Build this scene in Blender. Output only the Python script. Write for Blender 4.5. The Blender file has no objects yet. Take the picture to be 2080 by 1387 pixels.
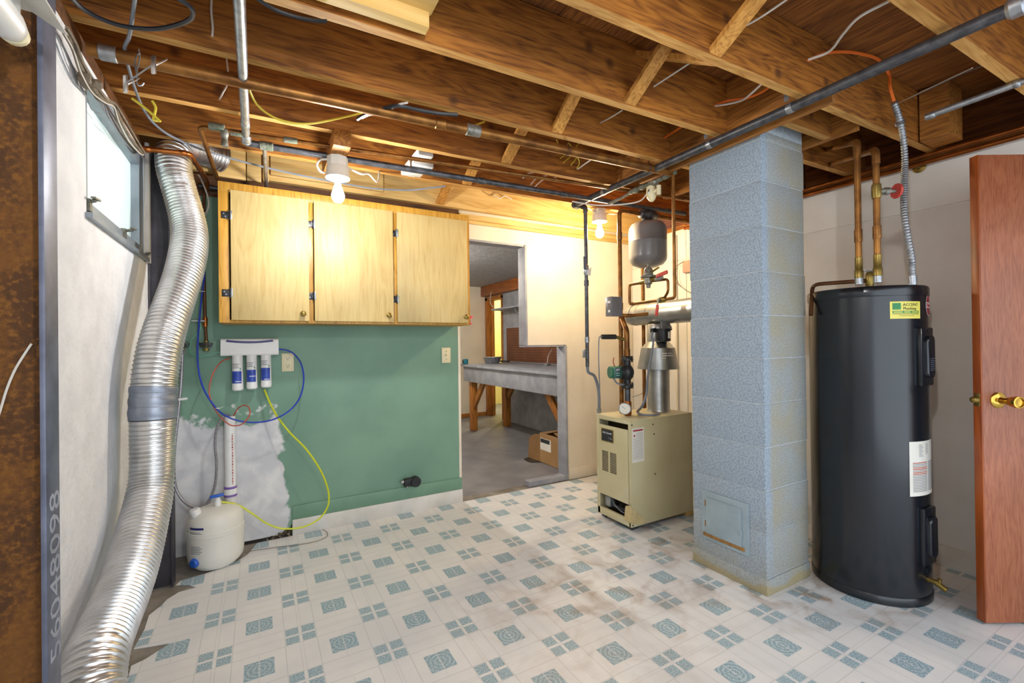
import bpy, bmesh, math, random
from mathutils import Vector, Matrix, Quaternion
random.seed(7)
SC = bpy.context.scene
COL = SC.collection
PI = math.pi

# ------------------------------------------------------------------ camera
FPX, YAW, PIT, ROLL, CH = 913.6, 0.51219, 0.0041982, -0.0122, 1.2231
_fw = Vector((math.sin(YAW)*math.cos(PIT), math.cos(YAW)*math.cos(PIT), math.sin(PIT)))
_ri = Vector((math.cos(YAW), -math.sin(YAW), 0))
_up = _ri.cross(_fw)
RI = _ri*math.cos(ROLL)+_up*math.sin(ROLL)
UP = _up*math.cos(ROLL)-_ri*math.sin(ROLL)
CAM = Vector((0, 0, CH))
cd = bpy.data.cameras.new('camera'); co = bpy.data.objects.new('camera', cd); COL.objects.link(co)
cd.sensor_width = 36; cd.lens = FPX/2080*36; cd.clip_start = 0.02
mr = Matrix((RI, UP, -_fw)).transposed()
co.matrix_world = Matrix.Translation(CAM) @ mr.to_4x4()
SC.camera = co

# ------------------------------------------------------------------ world, exposure
W = bpy.data.worlds.new('world'); SC.world = W; W.use_nodes = True
W.node_tree.nodes['Background'].inputs[0].default_value = (0.82, 0.91, 1.0, 1)
W.node_tree.nodes['Background'].inputs[1].default_value = 2.05
vs = SC.view_settings
vs.view_transform = 'Standard'; vs.look = 'None'; vs.gamma = 1; vs.use_curve_mapping = False
vs.exposure = 0.45
BULB1, BULB2, BULB3, BULB4, BULB5 = 400, 600, 1100, 800, 500      # emission strength of the bare bulbs, the added unseen ones included

# ------------------------------------------------------------------ pixel ray helper: a pixel of the photograph met with a plane of the room
def P(x, y, ax, v):
    d = _fw+RI*((x-1040)/FPX)-UP*((y-693.5)/FPX)
    i = 'XYZ'.index(ax)
    return CAM+d*((v-CAM[i])/d[i])
def PL(ax, v, *pts):
    return [P(p[0], p[1], ax, p[2] if len(p) > 2 else v) for p in pts]

# ------------------------------------------------------------------ materials
MATS = {}
def _nt(name):
    m = bpy.data.materials.new(name); m.use_nodes = True
    return m, m.node_tree, m.node_tree.nodes['Principled BSDF']
def lin(h):
    if isinstance(h, str):
        h = h.lstrip('#'); c = [int(h[i:i+2], 16)/255 for i in (0, 2, 4)]
        return tuple(((x+.055)/1.055)**2.4 if x > .04045 else x/12.92 for x in c)+(1,)
    return tuple(h)+(1,) if len(h) == 3 else tuple(h)
def nd(nt, t, **k):
    n = nt.nodes.new(t)
    for a, b in k.items(): setattr(n, a, b)
    return n
def pm(name, c, c2=None, rough=.5, metal=0, vs=6, bump=0, bs=80, st=(1, 1, 1), emis=0, spec=None, lo=.35, hi=.65, trans=0, det=5, coat=0):
    m, nt, b = _nt(name); L = nt.links.new
    tc = nd(nt, 'ShaderNodeTexCoord'); mp = nd(nt, 'ShaderNodeMapping'); mp.inputs['Scale'].default_value = st
    L(tc.outputs['Object'], mp.inputs[0])
    n = nd(nt, 'ShaderNodeTexNoise'); n.inputs['Scale'].default_value = vs; n.inputs['Detail'].default_value = det
    L(mp.outputs[0], n.inputs['Vector'])
    r = nd(nt, 'ShaderNodeValToRGB'); r.color_ramp.elements[0].position = lo; r.color_ramp.elements[1].position = hi
    c = lin(c); c2 = lin(c2) if c2 else tuple(x*.85 for x in c[:3])+(1,)
    r.color_ramp.elements[0].color = c2; r.color_ramp.elements[1].color = c
    L(n.outputs['Fac'], r.inputs[0]); L(r.outputs[0], b.inputs['Base Color'])
    b.inputs['Roughness'].default_value = rough; b.inputs['Metallic'].default_value = metal
    if spec is not None: b.inputs['Specular IOR Level'].default_value = spec
    if coat: b.inputs['Coat Weight'].default_value = coat; b.inputs['Coat Roughness'].default_value = .15
    if trans: b.inputs['Transmission Weight'].default_value = trans
    if emis:
        L(r.outputs[0], b.inputs['Emission Color']); b.inputs['Emission Strength'].default_value = emis
    if bump:
        n2 = nd(nt, 'ShaderNodeTexNoise'); n2.inputs['Scale'].default_value = bs; n2.inputs['Detail'].default_value = 4
        L(tc.outputs['Object'], n2.inputs['Vector'])
        bp = nd(nt, 'ShaderNodeBump'); bp.inputs['Strength'].default_value = bump; bp.inputs['Distance'].default_value = .01
        L(n2.outputs['Fac'], bp.inputs['Height']); L(bp.outputs[0], b.inputs['Normal'])
    MATS[name] = m
    return m
def wood(name, light, mid, dark, ax='X', rough=.6, scale=1., knots=False, kc='#3a1c08'):
    m, nt, b = _nt(name); L = nt.links.new
    tc = nd(nt, 'ShaderNodeTexCoord'); oi = nd(nt, 'ShaderNodeObjectInfo')
    ad = nd(nt, 'ShaderNodeVectorMath', operation='MULTIPLY_ADD')
    cb = nd(nt, 'ShaderNodeCombineXYZ')
    for i in range(3): L(oi.outputs['Random'], cb.inputs[i])
    L(cb.outputs[0], ad.inputs[0]); ad.inputs[1].default_value = (7, 5, 9); L(tc.outputs['Object'], ad.inputs[2])
    mp = nd(nt, 'ShaderNodeMapping')
    mp.inputs['Scale'].default_value = tuple((.9 if a == ax else 9.)*scale for a in 'XYZ')
    L(ad.outputs[0], mp.inputs[0])
    n = nd(nt, 'ShaderNodeTexNoise'); n.inputs['Scale'].default_value = 1.3; n.inputs['Detail'].default_value = 3; n.inputs['Distortion'].default_value = .6
    L(mp.outputs[0], n.inputs['Vector'])
    mu = nd(nt, 'ShaderNodeMath', operation='MULTIPLY'); mu.inputs[1].default_value = 13
    L(n.outputs['Fac'], mu.inputs[0])
    fr = nd(nt, 'ShaderNodeMath', operation='PINGPONG'); fr.inputs[1].default_value = 1
    L(mu.outputs[0], fr.inputs[0])
    n2 = nd(nt, 'ShaderNodeTexNoise'); n2.inputs['Scale'].default_value = 6; n2.inputs['Detail'].default_value = 6
    L(mp.outputs[0], n2.inputs['Vector'])
    mx = nd(nt, 'ShaderNodeMath', operation='MULTIPLY_ADD'); mx.inputs[1].default_value = .45
    L(fr.outputs[0], mx.inputs[0]); L(n2.outputs['Fac'], mx.inputs[2])
    r = nd(nt, 'ShaderNodeValToRGB'); e = r.color_ramp.elements
    e[0].position = .28; e[0].color = lin(dark); e[1].position = .95; e[1].color = lin(light)
    k = e.new(.6); k.color = lin(mid)
    L(mx.outputs[0], r.inputs[0]); out = r.outputs[0]
    n3 = nd(nt, 'ShaderNodeTexNoise'); n3.inputs['Scale'].default_value = 1.7; n3.inputs['Detail'].default_value = 2
    L(ad.outputs[0], n3.inputs['Vector'])
    hs = nd(nt, 'ShaderNodeHueSaturation'); mr_ = nd(nt, 'ShaderNodeMapRange')
    mr_.inputs[1].default_value = .3; mr_.inputs[2].default_value = .7; mr_.inputs[3].default_value = .72; mr_.inputs[4].default_value = 1.2
    L(n3.outputs['Fac'], mr_.inputs[0]); L(mr_.outputs[0], hs.inputs['Value']); L(out, hs.inputs['Color']); out = hs.outputs[0]
    if knots:
        sp = nd(nt, 'ShaderNodeSeparateXYZ'); L(ad.outputs[0], sp.inputs[0])
        c2 = nd(nt, 'ShaderNodeCombineXYZ'); L(sp.outputs['XYZ'.index(ax)], c2.inputs[0]); L(sp.outputs[2 if ax != 'Z' else 0], c2.inputs[1])
        v = nd(nt, 'ShaderNodeTexVoronoi', voronoi_dimensions='2D'); v.inputs['Scale'].default_value = 2.4
        L(c2.outputs[0], v.inputs['Vector'])
        kr = nd(nt, 'ShaderNodeValToRGB'); kr.color_ramp.elements[0].position = .02; kr.color_ramp.elements[1].position = .075
        kr.color_ramp.elements[0].color = (.75, .75, .75, 1); kr.color_ramp.elements[1].color = (0, 0, 0, 1)
        L(v.outputs['Distance'], kr.inputs[0])
        mk = nd(nt, 'ShaderNodeMix', data_type='RGBA'); L(kr.outputs[0], mk.inputs['Factor']); L(out, mk.inputs['A']); mk.inputs['B'].default_value = lin(kc)
        out = mk.outputs['Result']
    L(out, b.inputs['Base Color']); b.inputs['Roughness'].default_value = rough
    bp = nd(nt, 'ShaderNodeBump'); bp.inputs['Strength'].default_value = .15; bp.inputs['Distance'].default_value = .004
    L(mx.outputs[0], bp.inputs['Height']); L(bp.outputs[0], b.inputs['Normal'])
    MATS[name] = m
    return m
class S:                                   # tiny expression wrapper round math nodes
    nt = None
    def __init__(s, o): s.o = o
    @staticmethod
    def op(o, *a, clamp=False):
        n = nd(S.nt, 'ShaderNodeMath', operation=o); n.use_clamp = clamp
        for i, x in enumerate(a):
            if isinstance(x, S): S.nt.links.new(x.o, n.inputs[i])
            else: n.inputs[i].default_value = x
        return S(n.outputs[0])
    def __add__(s, b): return S.op('ADD', s, b)
    def __sub__(s, b): return S.op('SUBTRACT', s, b)
    def __mul__(s, b): return S.op('MULTIPLY', s, b)
    def __lt__(s, b): return S.op('LESS_THAN', s, b)
    def __gt__(s, b): return S.op('GREATER_THAN', s, b)
    def abs(s): return S.op('ABSOLUTE', s)
    def fr(s): return S.op('FRACT', s)
    def max(s, b): return S.op('MAXIMUM', s, b)
    def min(s, b): return S.op('MINIMUM', s, b)
def noise(nt, vec, scale, det=4, dist=0):
    n = nd(nt, 'ShaderNodeTexNoise'); n.inputs['Scale'].default_value = scale; n.inputs['Detail'].default_value = det; n.inputs['Distortion'].default_value = dist
    nt.links.new(vec, n.inputs['Vector']); return S(n.outputs['Fac'])
def mixc(nt, f, a, b):
    m = nd(nt, 'ShaderNodeMix', data_type='RGBA')
    if isinstance(f, S): nt.links.new(f.o, m.inputs['Factor'])
    else: m.inputs['Factor'].default_value = f
    for s, x in (('A', a), ('B', b)):
        if isinstance(x, (tuple, str)): m.inputs[s].default_value = lin(x)
        else: nt.links.new(x, m.inputs[s])
    return m.outputs['Result']
def smooth(x, a, b):
    n = nd(S.nt, 'ShaderNodeMapRange'); n.interpolation_type = 'SMOOTHSTEP'
    S.nt.links.new(x.o, n.inputs[0]); n.inputs[1].default_value = a; n.inputs[2].default_value = b
    return S(n.outputs[0])

def vinyl_mat():
    m, nt, b = _nt('printed_vinyl'); S.nt = nt; L = nt.links.new
    tc = nd(nt, 'ShaderNodeTexCoord'); sp = nd(nt, 'ShaderNodeSeparateXYZ'); L(tc.outputs['Object'], sp.inputs[0])
    T = .3048
    u = ((S(sp.outputs[0])-.9047)*(1/T)+.5).fr()-.5      # 0 at the middle of a big square
    v = ((S(sp.outputs[1])-1.663)*(1/T)+.5).fr()-.5
    au, av = u.abs(), v.abs(); cu, cv = (au-.5).abs(), (av-.5).abs()   # distance from the middle of a four-square group
    big = (au.max(av)) < .168
    bigl = (au < .008)*big
    sm = ((cu.max(cv)) < .185)*((cu.min(cv)) > .022)
    ln = (((cu-.195).abs()) < .005).max(((cv-.195).abs()) < .005)
    ln = ln.max(((cu-.02).abs() < .006)*.5).max(((cv-.02).abs() < .006)*.5)
    ln = ln.max((au < .004)*(av < .28)*.7)
    sq = big.max(sm)*(S.op('SUBTRACT', 1, bigl*.6))
    spk = noise(nt, tc.outputs['Object'], 190, 3)
    rad = S.op('SQRT', u*u+v*v)
    ring = S.op('SINE', rad*115)*.07*big
    spk2 = smooth(spk+ring, .36, .66)
    blue = mixc(nt, spk2, '#7f9caa', '#bccdd4')
    base = mixc(nt, smooth(noise(nt, tc.outputs['Object'], 3.2, 5), .35, .7), '#dadbdd', '#e6e5e4')
    base = mixc(nt, ln*.32, base, '#8c9294')
    col = mixc(nt, sq, base, blue)
    # wear and rust-brown dirt: a worn patch in the middle of the room and round the boiler and chimney feet
    px, py = S(sp.outputs[0]), S(sp.outputs[1])
    def spot(cx, cy, rx, ry):
        dx, dy = (px-cx)*(1/rx), (py-cy)*(1/ry)
        return S.op('SUBTRACT', 1, S.op('SQRT', dx*dx+dy*dy), clamp=True)
    n1 = noise(nt, tc.outputs['Object'], 7, 6, .8); n2 = noise(nt, tc.outputs['Object'], 26, 5, .5)
    w = spot(1.45, 1.75, .85, .8)*.7+spot(2.2, 2.1, .5, .6)*.8+spot(2.2, 1.35, .45, .45)*1.1+spot(2.6, 1.1, .5, .5)*.9
    w = w*smooth(n1, .42, .75)*(n2+.45)
    w = S.op('MINIMUM', w, .75)
    col = mixc(nt, w, col, '#8f7150')
    L(col, b.inputs['Base Color']); b.inputs['Roughness'].default_value = .42
    bp = nd(nt, 'ShaderNodeBump'); bp.inputs['Strength'].default_value = .12; bp.inputs['Distance'].default_value = .002
    L((ln+sq*.5).o, bp.inputs['Height']); bp.invert = True; L(bp.outputs[0], b.inputs['Normal'])
    MATS['vinyl'] = m
def green_mat():
    m, nt, b = _nt('green_paint'); S.nt = nt; L = nt.links.new
    tc = nd(nt, 'ShaderNodeTexCoord'); sp = nd(nt, 'ShaderNodeSeparateXYZ'); L(tc.outputs['Object'], sp.inputs[0])
    x, z = S(sp.outputs[0]), S(sp.outputs[2])
    n1 = noise(nt, tc.outputs['Object'], 9, 6, .4); n2 = noise(nt, tc.outputs['Object'], 40, 4)
    fz = smooth(S.op('SUBTRACT', .80, z)+(n1-.5)*.42+(n2-.5)*.06, -.012, .03)
    fx = smooth(S.op('SUBTRACT', .135, x)+(n1-.5)*.14-(z-.4)*.12, -.008, .012)
    f = fz*fx
    g = mixc(nt, smooth(noise(nt, tc.outputs['Object'], 2.5, 4), .3, .7), '#6a8e7a', '#769a84')
    wv = mixc(nt, smooth(n1, .35, .7), '#c3c4c8', '#dddcdc')
    L(mixc(nt, f, g, wv), b.inputs['Base Color']); b.inputs['Roughness'].default_value = .55
    bp = nd(nt, 'ShaderNodeBump'); bp.inputs['Strength'].default_value = .1; bp.inputs['Distance'].default_value = .003
    L(noise(nt, tc.outputs['Object'], 160, 3).o, bp.inputs['Height']); L(bp.outputs[0], b.inputs['Normal'])
    MATS['green'] = m
def rust_mat():
    m, nt, b = _nt('rusted_steel'); S.nt = nt; L = nt.links.new
    tc = nd(nt, 'ShaderNodeTexCoord')
    a = noise(nt, tc.outputs['Object'], 6, 8, .6); c = noise(nt, tc.outputs['Object'], 110, 6)
    col = mixc(nt, smooth(a+(c-.5)*.5, .35, .62), '#4a2c0e', '#6c4212')
    col = mixc(nt, smooth(c, .5, .75), col, '#7a4e18')
    L(col, b.inputs['Base Color']); b.inputs['Roughness'].default_value = .85; b.inputs['Metallic'].default_value = .1
    bp = nd(nt, 'ShaderNodeBump'); bp.inputs['Strength'].default_value = .25; bp.inputs['Distance'].default_value = .004
    L(c.o, bp.inputs['Height']); L(bp.outputs[0], b.inputs['Normal'])
    MATS['rust'] = m
def block_mat():
    m, nt, b = _nt('painted_block'); S.nt = nt; L = nt.links.new
    tc = nd(nt, 'ShaderNodeTexCoord'); g = nd(nt, 'ShaderNodeNewGeometry'); sp = nd(nt, 'ShaderNodeSeparateXYZ'); L(g.outputs['Position'], sp.inputs[0])
    y, z, x = S(sp.outputs[1]), S(sp.outputs[2]), S(sp.outputs[0])
    c = noise(nt, tc.outputs['Object'], 130, 4); a = noise(nt, g.outputs['Position'], 5, 5, .5)
    col = mixc(nt, smooth(c, .38, .6), '#8593a1', '#9eacb9')
    # ochre stains that have bled through the paint towards the foot; warm bounce light painted into the side by the heater
    st = smooth(S.op('SUBTRACT', .45, z)+(a-.5)*.8, .0, .5)*.45
    side = smooth(x-2.13, 0, .05)
    st = st.max(side*(smooth(a, .25, .75)*.35+.25))
    st = st.max(smooth(S.op('SUBTRACT', .07, z)+(a-.5)*.12, 0, .05)*.8)
    L(mixc(nt, st, col, '#a5935f'), b.inputs['Base Color']); b.inputs['Roughness'].default_value = .8
    bp = nd(nt, 'ShaderNodeBump'); bp.inputs['Strength'].default_value = .3; bp.inputs['Distance'].default_value = .003
    L(c.o, bp.inputs['Height']); L(bp.outputs[0], b.inputs['Normal'])
    MATS['block'] = m
vinyl_mat(); green_mat(); rust_mat(); block_mat()
pm('concrete', '#8f8980', '#6f675c', rough=.85, vs=7, bump=.3, bs=60)
pm('grey_floor', '#8b8a8d', '#77767a', rough=.45, vs=4, bump=.1, bs=50)
pm('white_wall', '#dfe0e2', '#d2d3d6', rough=.8, vs=9, bump=.45, bs=45)
pm('cream_wall', '#e6dcca', '#ddd2be', rough=.7, vs=4, bump=.1, bs=120)
pm('right_wall', '#e9e6e0', '#dfdad2', rough=.6, vs=3, bump=.08, bs=90)
pm('grey_paint', '#a0a3aa', '#8c8e97', rough=.6, vs=8, bump=.1)
pm('white_base', '#d9d6d0', '#c9c4ba', rough=.5, vs=6)
pm('green_trim', '#70967f', '#688d76', rough=.5, vs=6)
pm('ceil_grey', '#a9a9ac', '#9a999c', rough=.85, vs=12, bump=.4, bs=30)
pm('yellow_wall', '#ece19c', '#e4d78e', rough=.7, vs=3)
wood('joist', '#a86a24', '#8a5218', '#5a2e08', 'X', knots=True, rough=.65, scale=1.5)
wood('joist_edge', '#d2a05a', '#bf8a44', '#9a6628', 'X', rough=.65, scale=1.5)  # paler undersides: fresher wood, with floor bounce light put into the colour too
wood('joistY', '#b47631', '#965f22', '#673a10', 'Y', knots=True, rough=.65, scale=1.5)
wood('brace', '#cf9648', '#bb8238', '#8d5a20', 'Z', rough=.65, scale=1.3)
wood('plank', '#9a5f22', '#804a16', '#542c0a', 'Y', rough=.75, knots=True, scale=1.4)
wood('ply', '#d6b573', '#caa55e', '#b58c48', 'X', rough=.55, scale=.6)
wood('birch', '#cdb479', '#c7ac70', '#ba9d60', 'Z', rough=.5, scale=1.2)
wood('frame', '#c8963c', '#bb8832', '#97661f', 'Z', rough=.4, scale=1.6)
wood('mahog', '#9e5f40', '#925336', '#7d4226', 'Z', rough=.36, scale=3)
wood('door_edge', '#a0501c', '#8e4214', '#74330e', 'Z', rough=.4, scale=.8)
wood('fir', '#b5742c', '#9d6122', '#6f3f12', 'Z', rough=.5)
wood('firY', '#9c5a26', '#83481c', '#5a2e10', 'Y', rough=.5)
wood('fir_dark', '#6b421c', '#573415', '#3a210c', 'X', rough=.6)
wood('pine', '#d9b673', '#cda662', '#b78c48', 'X', rough=.6, scale=.8)
pm('steel', '#4d4b52', '#3b3940', rough=.5, metal=.4, vs=10, bump=.1)
pm('steel_blue', '#6d7284', '#565a6a', rough=.45, metal=.35, vs=14)
pm('stencil', '#a2a6b0', '#8a8e98', rough=.7)
pm('alu', '#e6e6e6', '#d0cfcd', rough=.34, metal=1, vs=14)
pm('tape', '#9aa1ad', '#858c99', rough=.42, metal=.7, vs=20)
pm('alu_win', '#9aa3ab', '#868f97', rough=.45, metal=.5)
pm('galv', '#b4b7ba', '#94989d', rough=.38, metal=.85, vs=40)
pm('galv_duct', '#c0c1be', '#a6a8a7', rough=.36, metal=.9, vs=9)
pm('copper', '#b06a34', '#8a4d22', rough=.32, metal=.9, vs=12)
pm('copper_old', '#9a6a34', '#6b4420', rough=.42, metal=.75, vs=14)
pm('copper_dark', '#6a4426', '#4a2d18', rough=.5, metal=.6, vs=14)
pm('brass', '#d8b45a', '#b9923c', rough=.18, metal=1, vs=12)
pm('brass_old', '#a08848', '#74622e', rough=.4, metal=.8, vs=20)
pm('solder', '#8f8d86', '#6c6a5c', rough=.5, metal=.6, vs=50)
pm('verdigris', '#5d6552', '#77756a', rough=.75, metal=.2, vs=45, bump=.4, bs=90)
pm('iron', '#5e5f63', '#434347', rough=.4, metal=.6, vs=30)
pm('black', '#24262a', '#17181b', rough=.4, vs=20)
pm('rubber', '#1d1e22', '#131417', rough=.55)
pm('enamel', '#141a22', '#10151c', rough=.24, vs=5, coat=.25)
pm('boiler', '#c9c09c', '#bfb58e', rough=.42, vs=4)
pm('boiler_dark', '#4a3a24', '#2a2016', rough=.7)
pm('tank_grey', '#767578', '#6a696c', rough=.35, vs=6, coat=.3)
pm('wplastic', '#e6e6e4', '#dcdcd9', rough=.35)
pm('wtank', '#e4e2da', '#dad7cd', rough=.4, vs=4)
pm('blue', '#1d3fb4', '#17349a', rough=.35)
pm('bluecap', '#2a62c8', '#2156b4', rough=.4)
pm('navy', '#2b2f72', '#242866', rough=.4)
pm('label_blue', '#1f3a92', '#2c4aa6', rough=.4, vs=30)
pm('red', '#c8443a', '#b23830', rough=.4)
pm('redtube', '#b8553f', '#a64833', rough=.4)
pm('pinkclip', '#f0506e', '#e04060', rough=.35)
pm('lime', '#cfd62a', '#bcc31e', rough=.35)
pm('mint', '#6fb59a', '#5fa68a', rough=.35)
pm('yellow', '#d8c442', '#c2ae30', rough=.5)
pm('orange', '#e8742a', '#d8651c', rough=.5)
pm('wcable', '#d8d2c8', '#c6beb2', rough=.5)
pm('gcable', '#7c828c', '#6a7078', rough=.45)
pm('bcable', '#22252c', '#16181d', rough=.45)
pm('browncable', '#7d6f5c', '#5f5344', rough=.7, vs=30)
pm('ivory', '#e2d8b4', '#d8cda6', rough=.4)
pm('porcelain', '#dcdad2', '#cfccc3', rough=.3)
pm('bulb', (1, .99, .975), (1, .99, .975), rough=.3, emis=BULB1)
pm('bulb_warm', (1, .78, .46), (1, .78, .46), rough=.3, emis=BULB2)
pm('bulb_fill', (1, .985, .96), (1, .985, .96), rough=.3, emis=BULB5)
pm('bulb_work_fill', (1, .93, .84), (1, .93, .84), rough=.3, emis=BULB3)
pm('bulb_hall', (1, .84, .5), (1, .84, .5), rough=.3, emis=BULB4)
pm('pane', '#c4d6d3', '#cfdedc', rough=.3, emis=.3, vs=2)
pm('cardboard', '#a98458', '#9c774c', rough=.8)
pm('cardboard_in', '#8f6b40', '#82603a', rough=.8)
pm('paper', '#e8e5dc', '#deDACF', rough=.6)
pm('tanpaper', '#cdb98a', '#bda878', rough=.8, vs=20, bump=.3)
pm('pegboard', '#7a4a30', '#6c4028', rough=.6)
pm('greenpump', '#3f7a62', '#356b55', rough=.4, metal=.2)
pm('pump_label', '#12363a', '#0e2c30', rough=.3)
pm('stk_yellow', '#e6dc6a', '#ddd25c', rough=.4)
pm('stk_green', '#1f8a46', '#1a7a3c', rough=.4)
pm('ink', '#2a2c33', '#1e2026', rough=.6)
pm('ink_red', '#a8323a', '#96282f', rough=.6)
pm('ink_grey', '#9a9a9c', '#85858a', rough=.6)
pm('purple', '#7a5ea8', '#6c5098', rough=.5)
pm('hose_steel', '#a4a2a6', '#7d7b80', rough=.4, metal=.6, vs=160)
pm('flexcond', '#a3a6a9', '#8c8f93', rough=.4, metal=.7, vs=40)
pm('rubble', '#8d8272', '#5c5142', rough=.9, vs=40, bump=.6)
pm('dark_gap', '#2c2620', '#1c1814', rough=.9)
pm('teal', '#2f7f8f', '#256c7a', rough=.4)
pm('ashdoor', '#9fb0b8', '#8f9fa8', rough=.55, metal=.1, vs=7)
pm('rusty_trim', '#a3793f', '#7d5526', rough=.8, vs=30, bump=.3)
pm('mortar', '#b9c2c8', '#a9b1b6', rough=.8, vs=40)
pm('pinkbox', '#cfa392', '#bf9382', rough=.6)

# ------------------------------------------------------------------ mesh builder
class MB:
    def __init__(s): s.v = []; s.f = []; s.m = []; s.mi = 0
    def add(s, v, f):
        o = len(s.v); s.v += [Vector(p) for p in v]; s.f += [[i+o for i in q] for q in f]; s.m += [s.mi]*len(f); return s
    def box(s, a, b, bev=0):
        (x0, y0, z0), (x1, y1, z1) = tuple(map(min, zip(a, b))), tuple(map(max, zip(a, b)))
        v = [(x0, y0, z0), (x1, y0, z0), (x1, y1, z0), (x0, y1, z0), (x0, y0, z1), (x1, y0, z1), (x1, y1, z1), (x0, y1, z1)]
        f = [(0, 3, 2, 1), (4, 5, 6, 7), (0, 1, 5, 4), (1, 2, 6, 5), (2, 3, 7, 6), (3, 0, 4, 7)]
        if bev:
            bm = bmesh.new(); vv = [bm.verts.new(p) for p in v]; [bm.faces.new([vv[i] for i in q]) for q in f]
            bmesh.ops.bevel(bm, geom=bm.edges[:], offset=bev, segments=2, affect='EDGES', profile=.5)
            bm.verts.index_update(); v = [p.co.copy() for p in bm.verts]; f = [[q.index for q in g.verts] for g in bm.faces]; bm.free()
        return s.add(v, f)
    def obox(s, p0, p1, w, h, up=(0, 0, 1), bev=0):      # bar from p0 to p1, w across, h along up
        p0, p1 = Vector(p0), Vector(p1); d = (p1-p0); l = d.length; d.normalize()
        u = Vector(up); u = (u-d*u.dot(d)).normalized(); r = d.cross(u)
        t = MB(); t.box((0, -w/2, -h/2), (l, w/2, h/2), bev)
        return s.add([p0+d*p.x+r*p.y+u*p.z for p in t.v], t.f)
    def lathe(s, prof, c=(0, 0, 0), ax=(0, 0, 1), n=24, ref=None):   # prof: (radius, height along ax)
        a = Vector(ax).normalized(); u = a.orthogonal().normalized() if ref is None else Vector(ref); w = a.cross(u); c = Vector(c)
        v = []; f = []
        for r, h in prof:
            for i in range(n):
                t = 2*PI*i/n; v.append(c+a*h+(u*math.cos(t)+w*math.sin(t))*max(r, 1e-5))
        k = len(prof)
        for j in range(k-1):
            for i in range(n): f.append((j*n+i, j*n+(i+1) % n, (j+1)*n+(i+1) % n, (j+1)*n+i))
        if prof[0][0] > 1e-4: f.append(tuple(range(n-1, -1, -1)))
        if prof[-1][0] > 1e-4: f.append(tuple((k-1)*n+i for i in range(n)))
        return s.add(v, f)
    def cyl(s, p0, p1, r, n=16, r1=None, bev=0):
        p0, p1 = Vector(p0), Vector(p1); l = (p1-p0).length; r1 = r if r1 is None else r1
        pr = [(r, 0), (r1, l)] if not bev else [(r-bev, 0), (r, bev), (r1, l-bev), (r1-bev, l)]
        return s.lathe(pr, p0, p1-p0, n)
    def tube(s, pts, r, n=8, caps=True, rf=None):
        pts = [Vector(p) for p in pts]; k = len(pts); v = []; f = []
        t = [(pts[min(i+1, k-1)]-pts[max(i-1, 0)]).normalized() for i in range(k)]
        u = t[0].orthogonal().normalized()
        for i in range(k):
            if i:
                q = t[i-1].rotation_difference(t[i]); u = q @ u
            u = (u-t[i]*u.dot(t[i])).normalized(); w = t[i].cross(u); rr = rf[i] if rf else r
            for j in range(n):
                a = 2*PI*j/n; v.append(pts[i]+(u*math.cos(a)+w*math.sin(a))*rr)
        for i in range(k-1):
            for j in range(n): f.append((i*n+j, i*n+(j+1) % n, (i+1)*n+(j+1) % n, (i+1)*n+j))
        if caps: f.append(tuple(range(n-1, -1, -1))); f.append(tuple((k-1)*n+i for i in range(n)))
        return s.add(v, f)
    def prism(s, poly, d, ax='Z', o=0):                  # polygon in the two other axes, pushed from o to o+d along ax
        def m(p, h): return {'Z': (p[0], p[1], h), 'Y': (p[0], h, p[1]), 'X': (h, p[0], p[1])}[ax]
        k = len(poly); v = [m(p, o) for p in poly]+[m(p, o+d) for p in poly]
        f = [tuple(range(k-1, -1, -1)), tuple(range(k, 2*k))]+[(i, (i+1) % k, k+(i+1) % k, k+i) for i in range(k)]
        return s.add(v, f)
    def quad(s, *p): return s.add(p, [tuple(range(len(p)))])
    def mesh(s, name, mats, org, ang=35):
        me = bpy.data.meshes.new(name)
        me.from_pydata([p-org for p in s.v], [], s.f)
        for m in (mats if isinstance(mats, (list, tuple)) else [mats]): me.materials.append(MATS[m] if isinstance(m, str) else m)
        for p, i in zip(me.polygons, s.m): p.material_index = i
        bm = bmesh.new(); bm.from_mesh(me); bmesh.ops.recalc_face_normals(bm, faces=bm.faces[:]); bm.to_mesh(me); bm.free()
        me.shade_smooth(); me.set_sharp_from_angle(angle=math.radians(ang))
        return me
    def build(s, name, mats, parent=None, org=None, label=None, cat=None, group=None, kind=None, ang=35):
        if org is None:
            lo = [min(p[i] for p in s.v) for i in range(3)]; hi = [max(p[i] for p in s.v) for i in range(3)]
            org = Vector(((lo[0]+hi[0])/2, (lo[1]+hi[1])/2, lo[2]))
        org = Vector(org)
        o = bpy.data.objects.new(name, s.mesh(name, mats, org, ang)); COL.objects.link(o)
        put(o, org, parent); tag(o, label, cat, group, kind)
        return o
def wloc(o):
    v = Vector(o.location)
    while o.parent: o = o.parent; v += o.location
    return v
def put(o, org, parent):
    if parent: o.parent = parent; o.location = Vector(org)-wloc(parent)
    else: o.location = org
def tag(o, label=None, cat=None, group=None, kind=None):
    for k, x in (('label', label), ('category', cat), ('group', group), ('kind', kind)):
        if x: o[k] = x
    return o
def thing(name, label, cat, loc=(0, 0, 0), group=None, kind=None):
    o = bpy.data.objects.new(name, None); COL.objects.link(o); o.location = loc; o.empty_display_size = .05
    return tag(o, label, cat, group, kind)
def bz(pts, per=8):                                       # smooth curve through points (Catmull-Rom)
    p = [Vector(q) for q in pts]; p = [p[0]*2-p[1]]+p+[p[-1]*2-p[-2]]; out = []
    for i in range(1, len(p)-2):
        a, b, c, d = p[i-1:i+3]
        for k in range(per):
            t = k/per
            out.append(.5*((2*b)+(c-a)*t+(2*a-5*b+4*c-d)*t*t+(3*b-a-3*c+d)*t**3))
    return out+[p[-2]]
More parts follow.
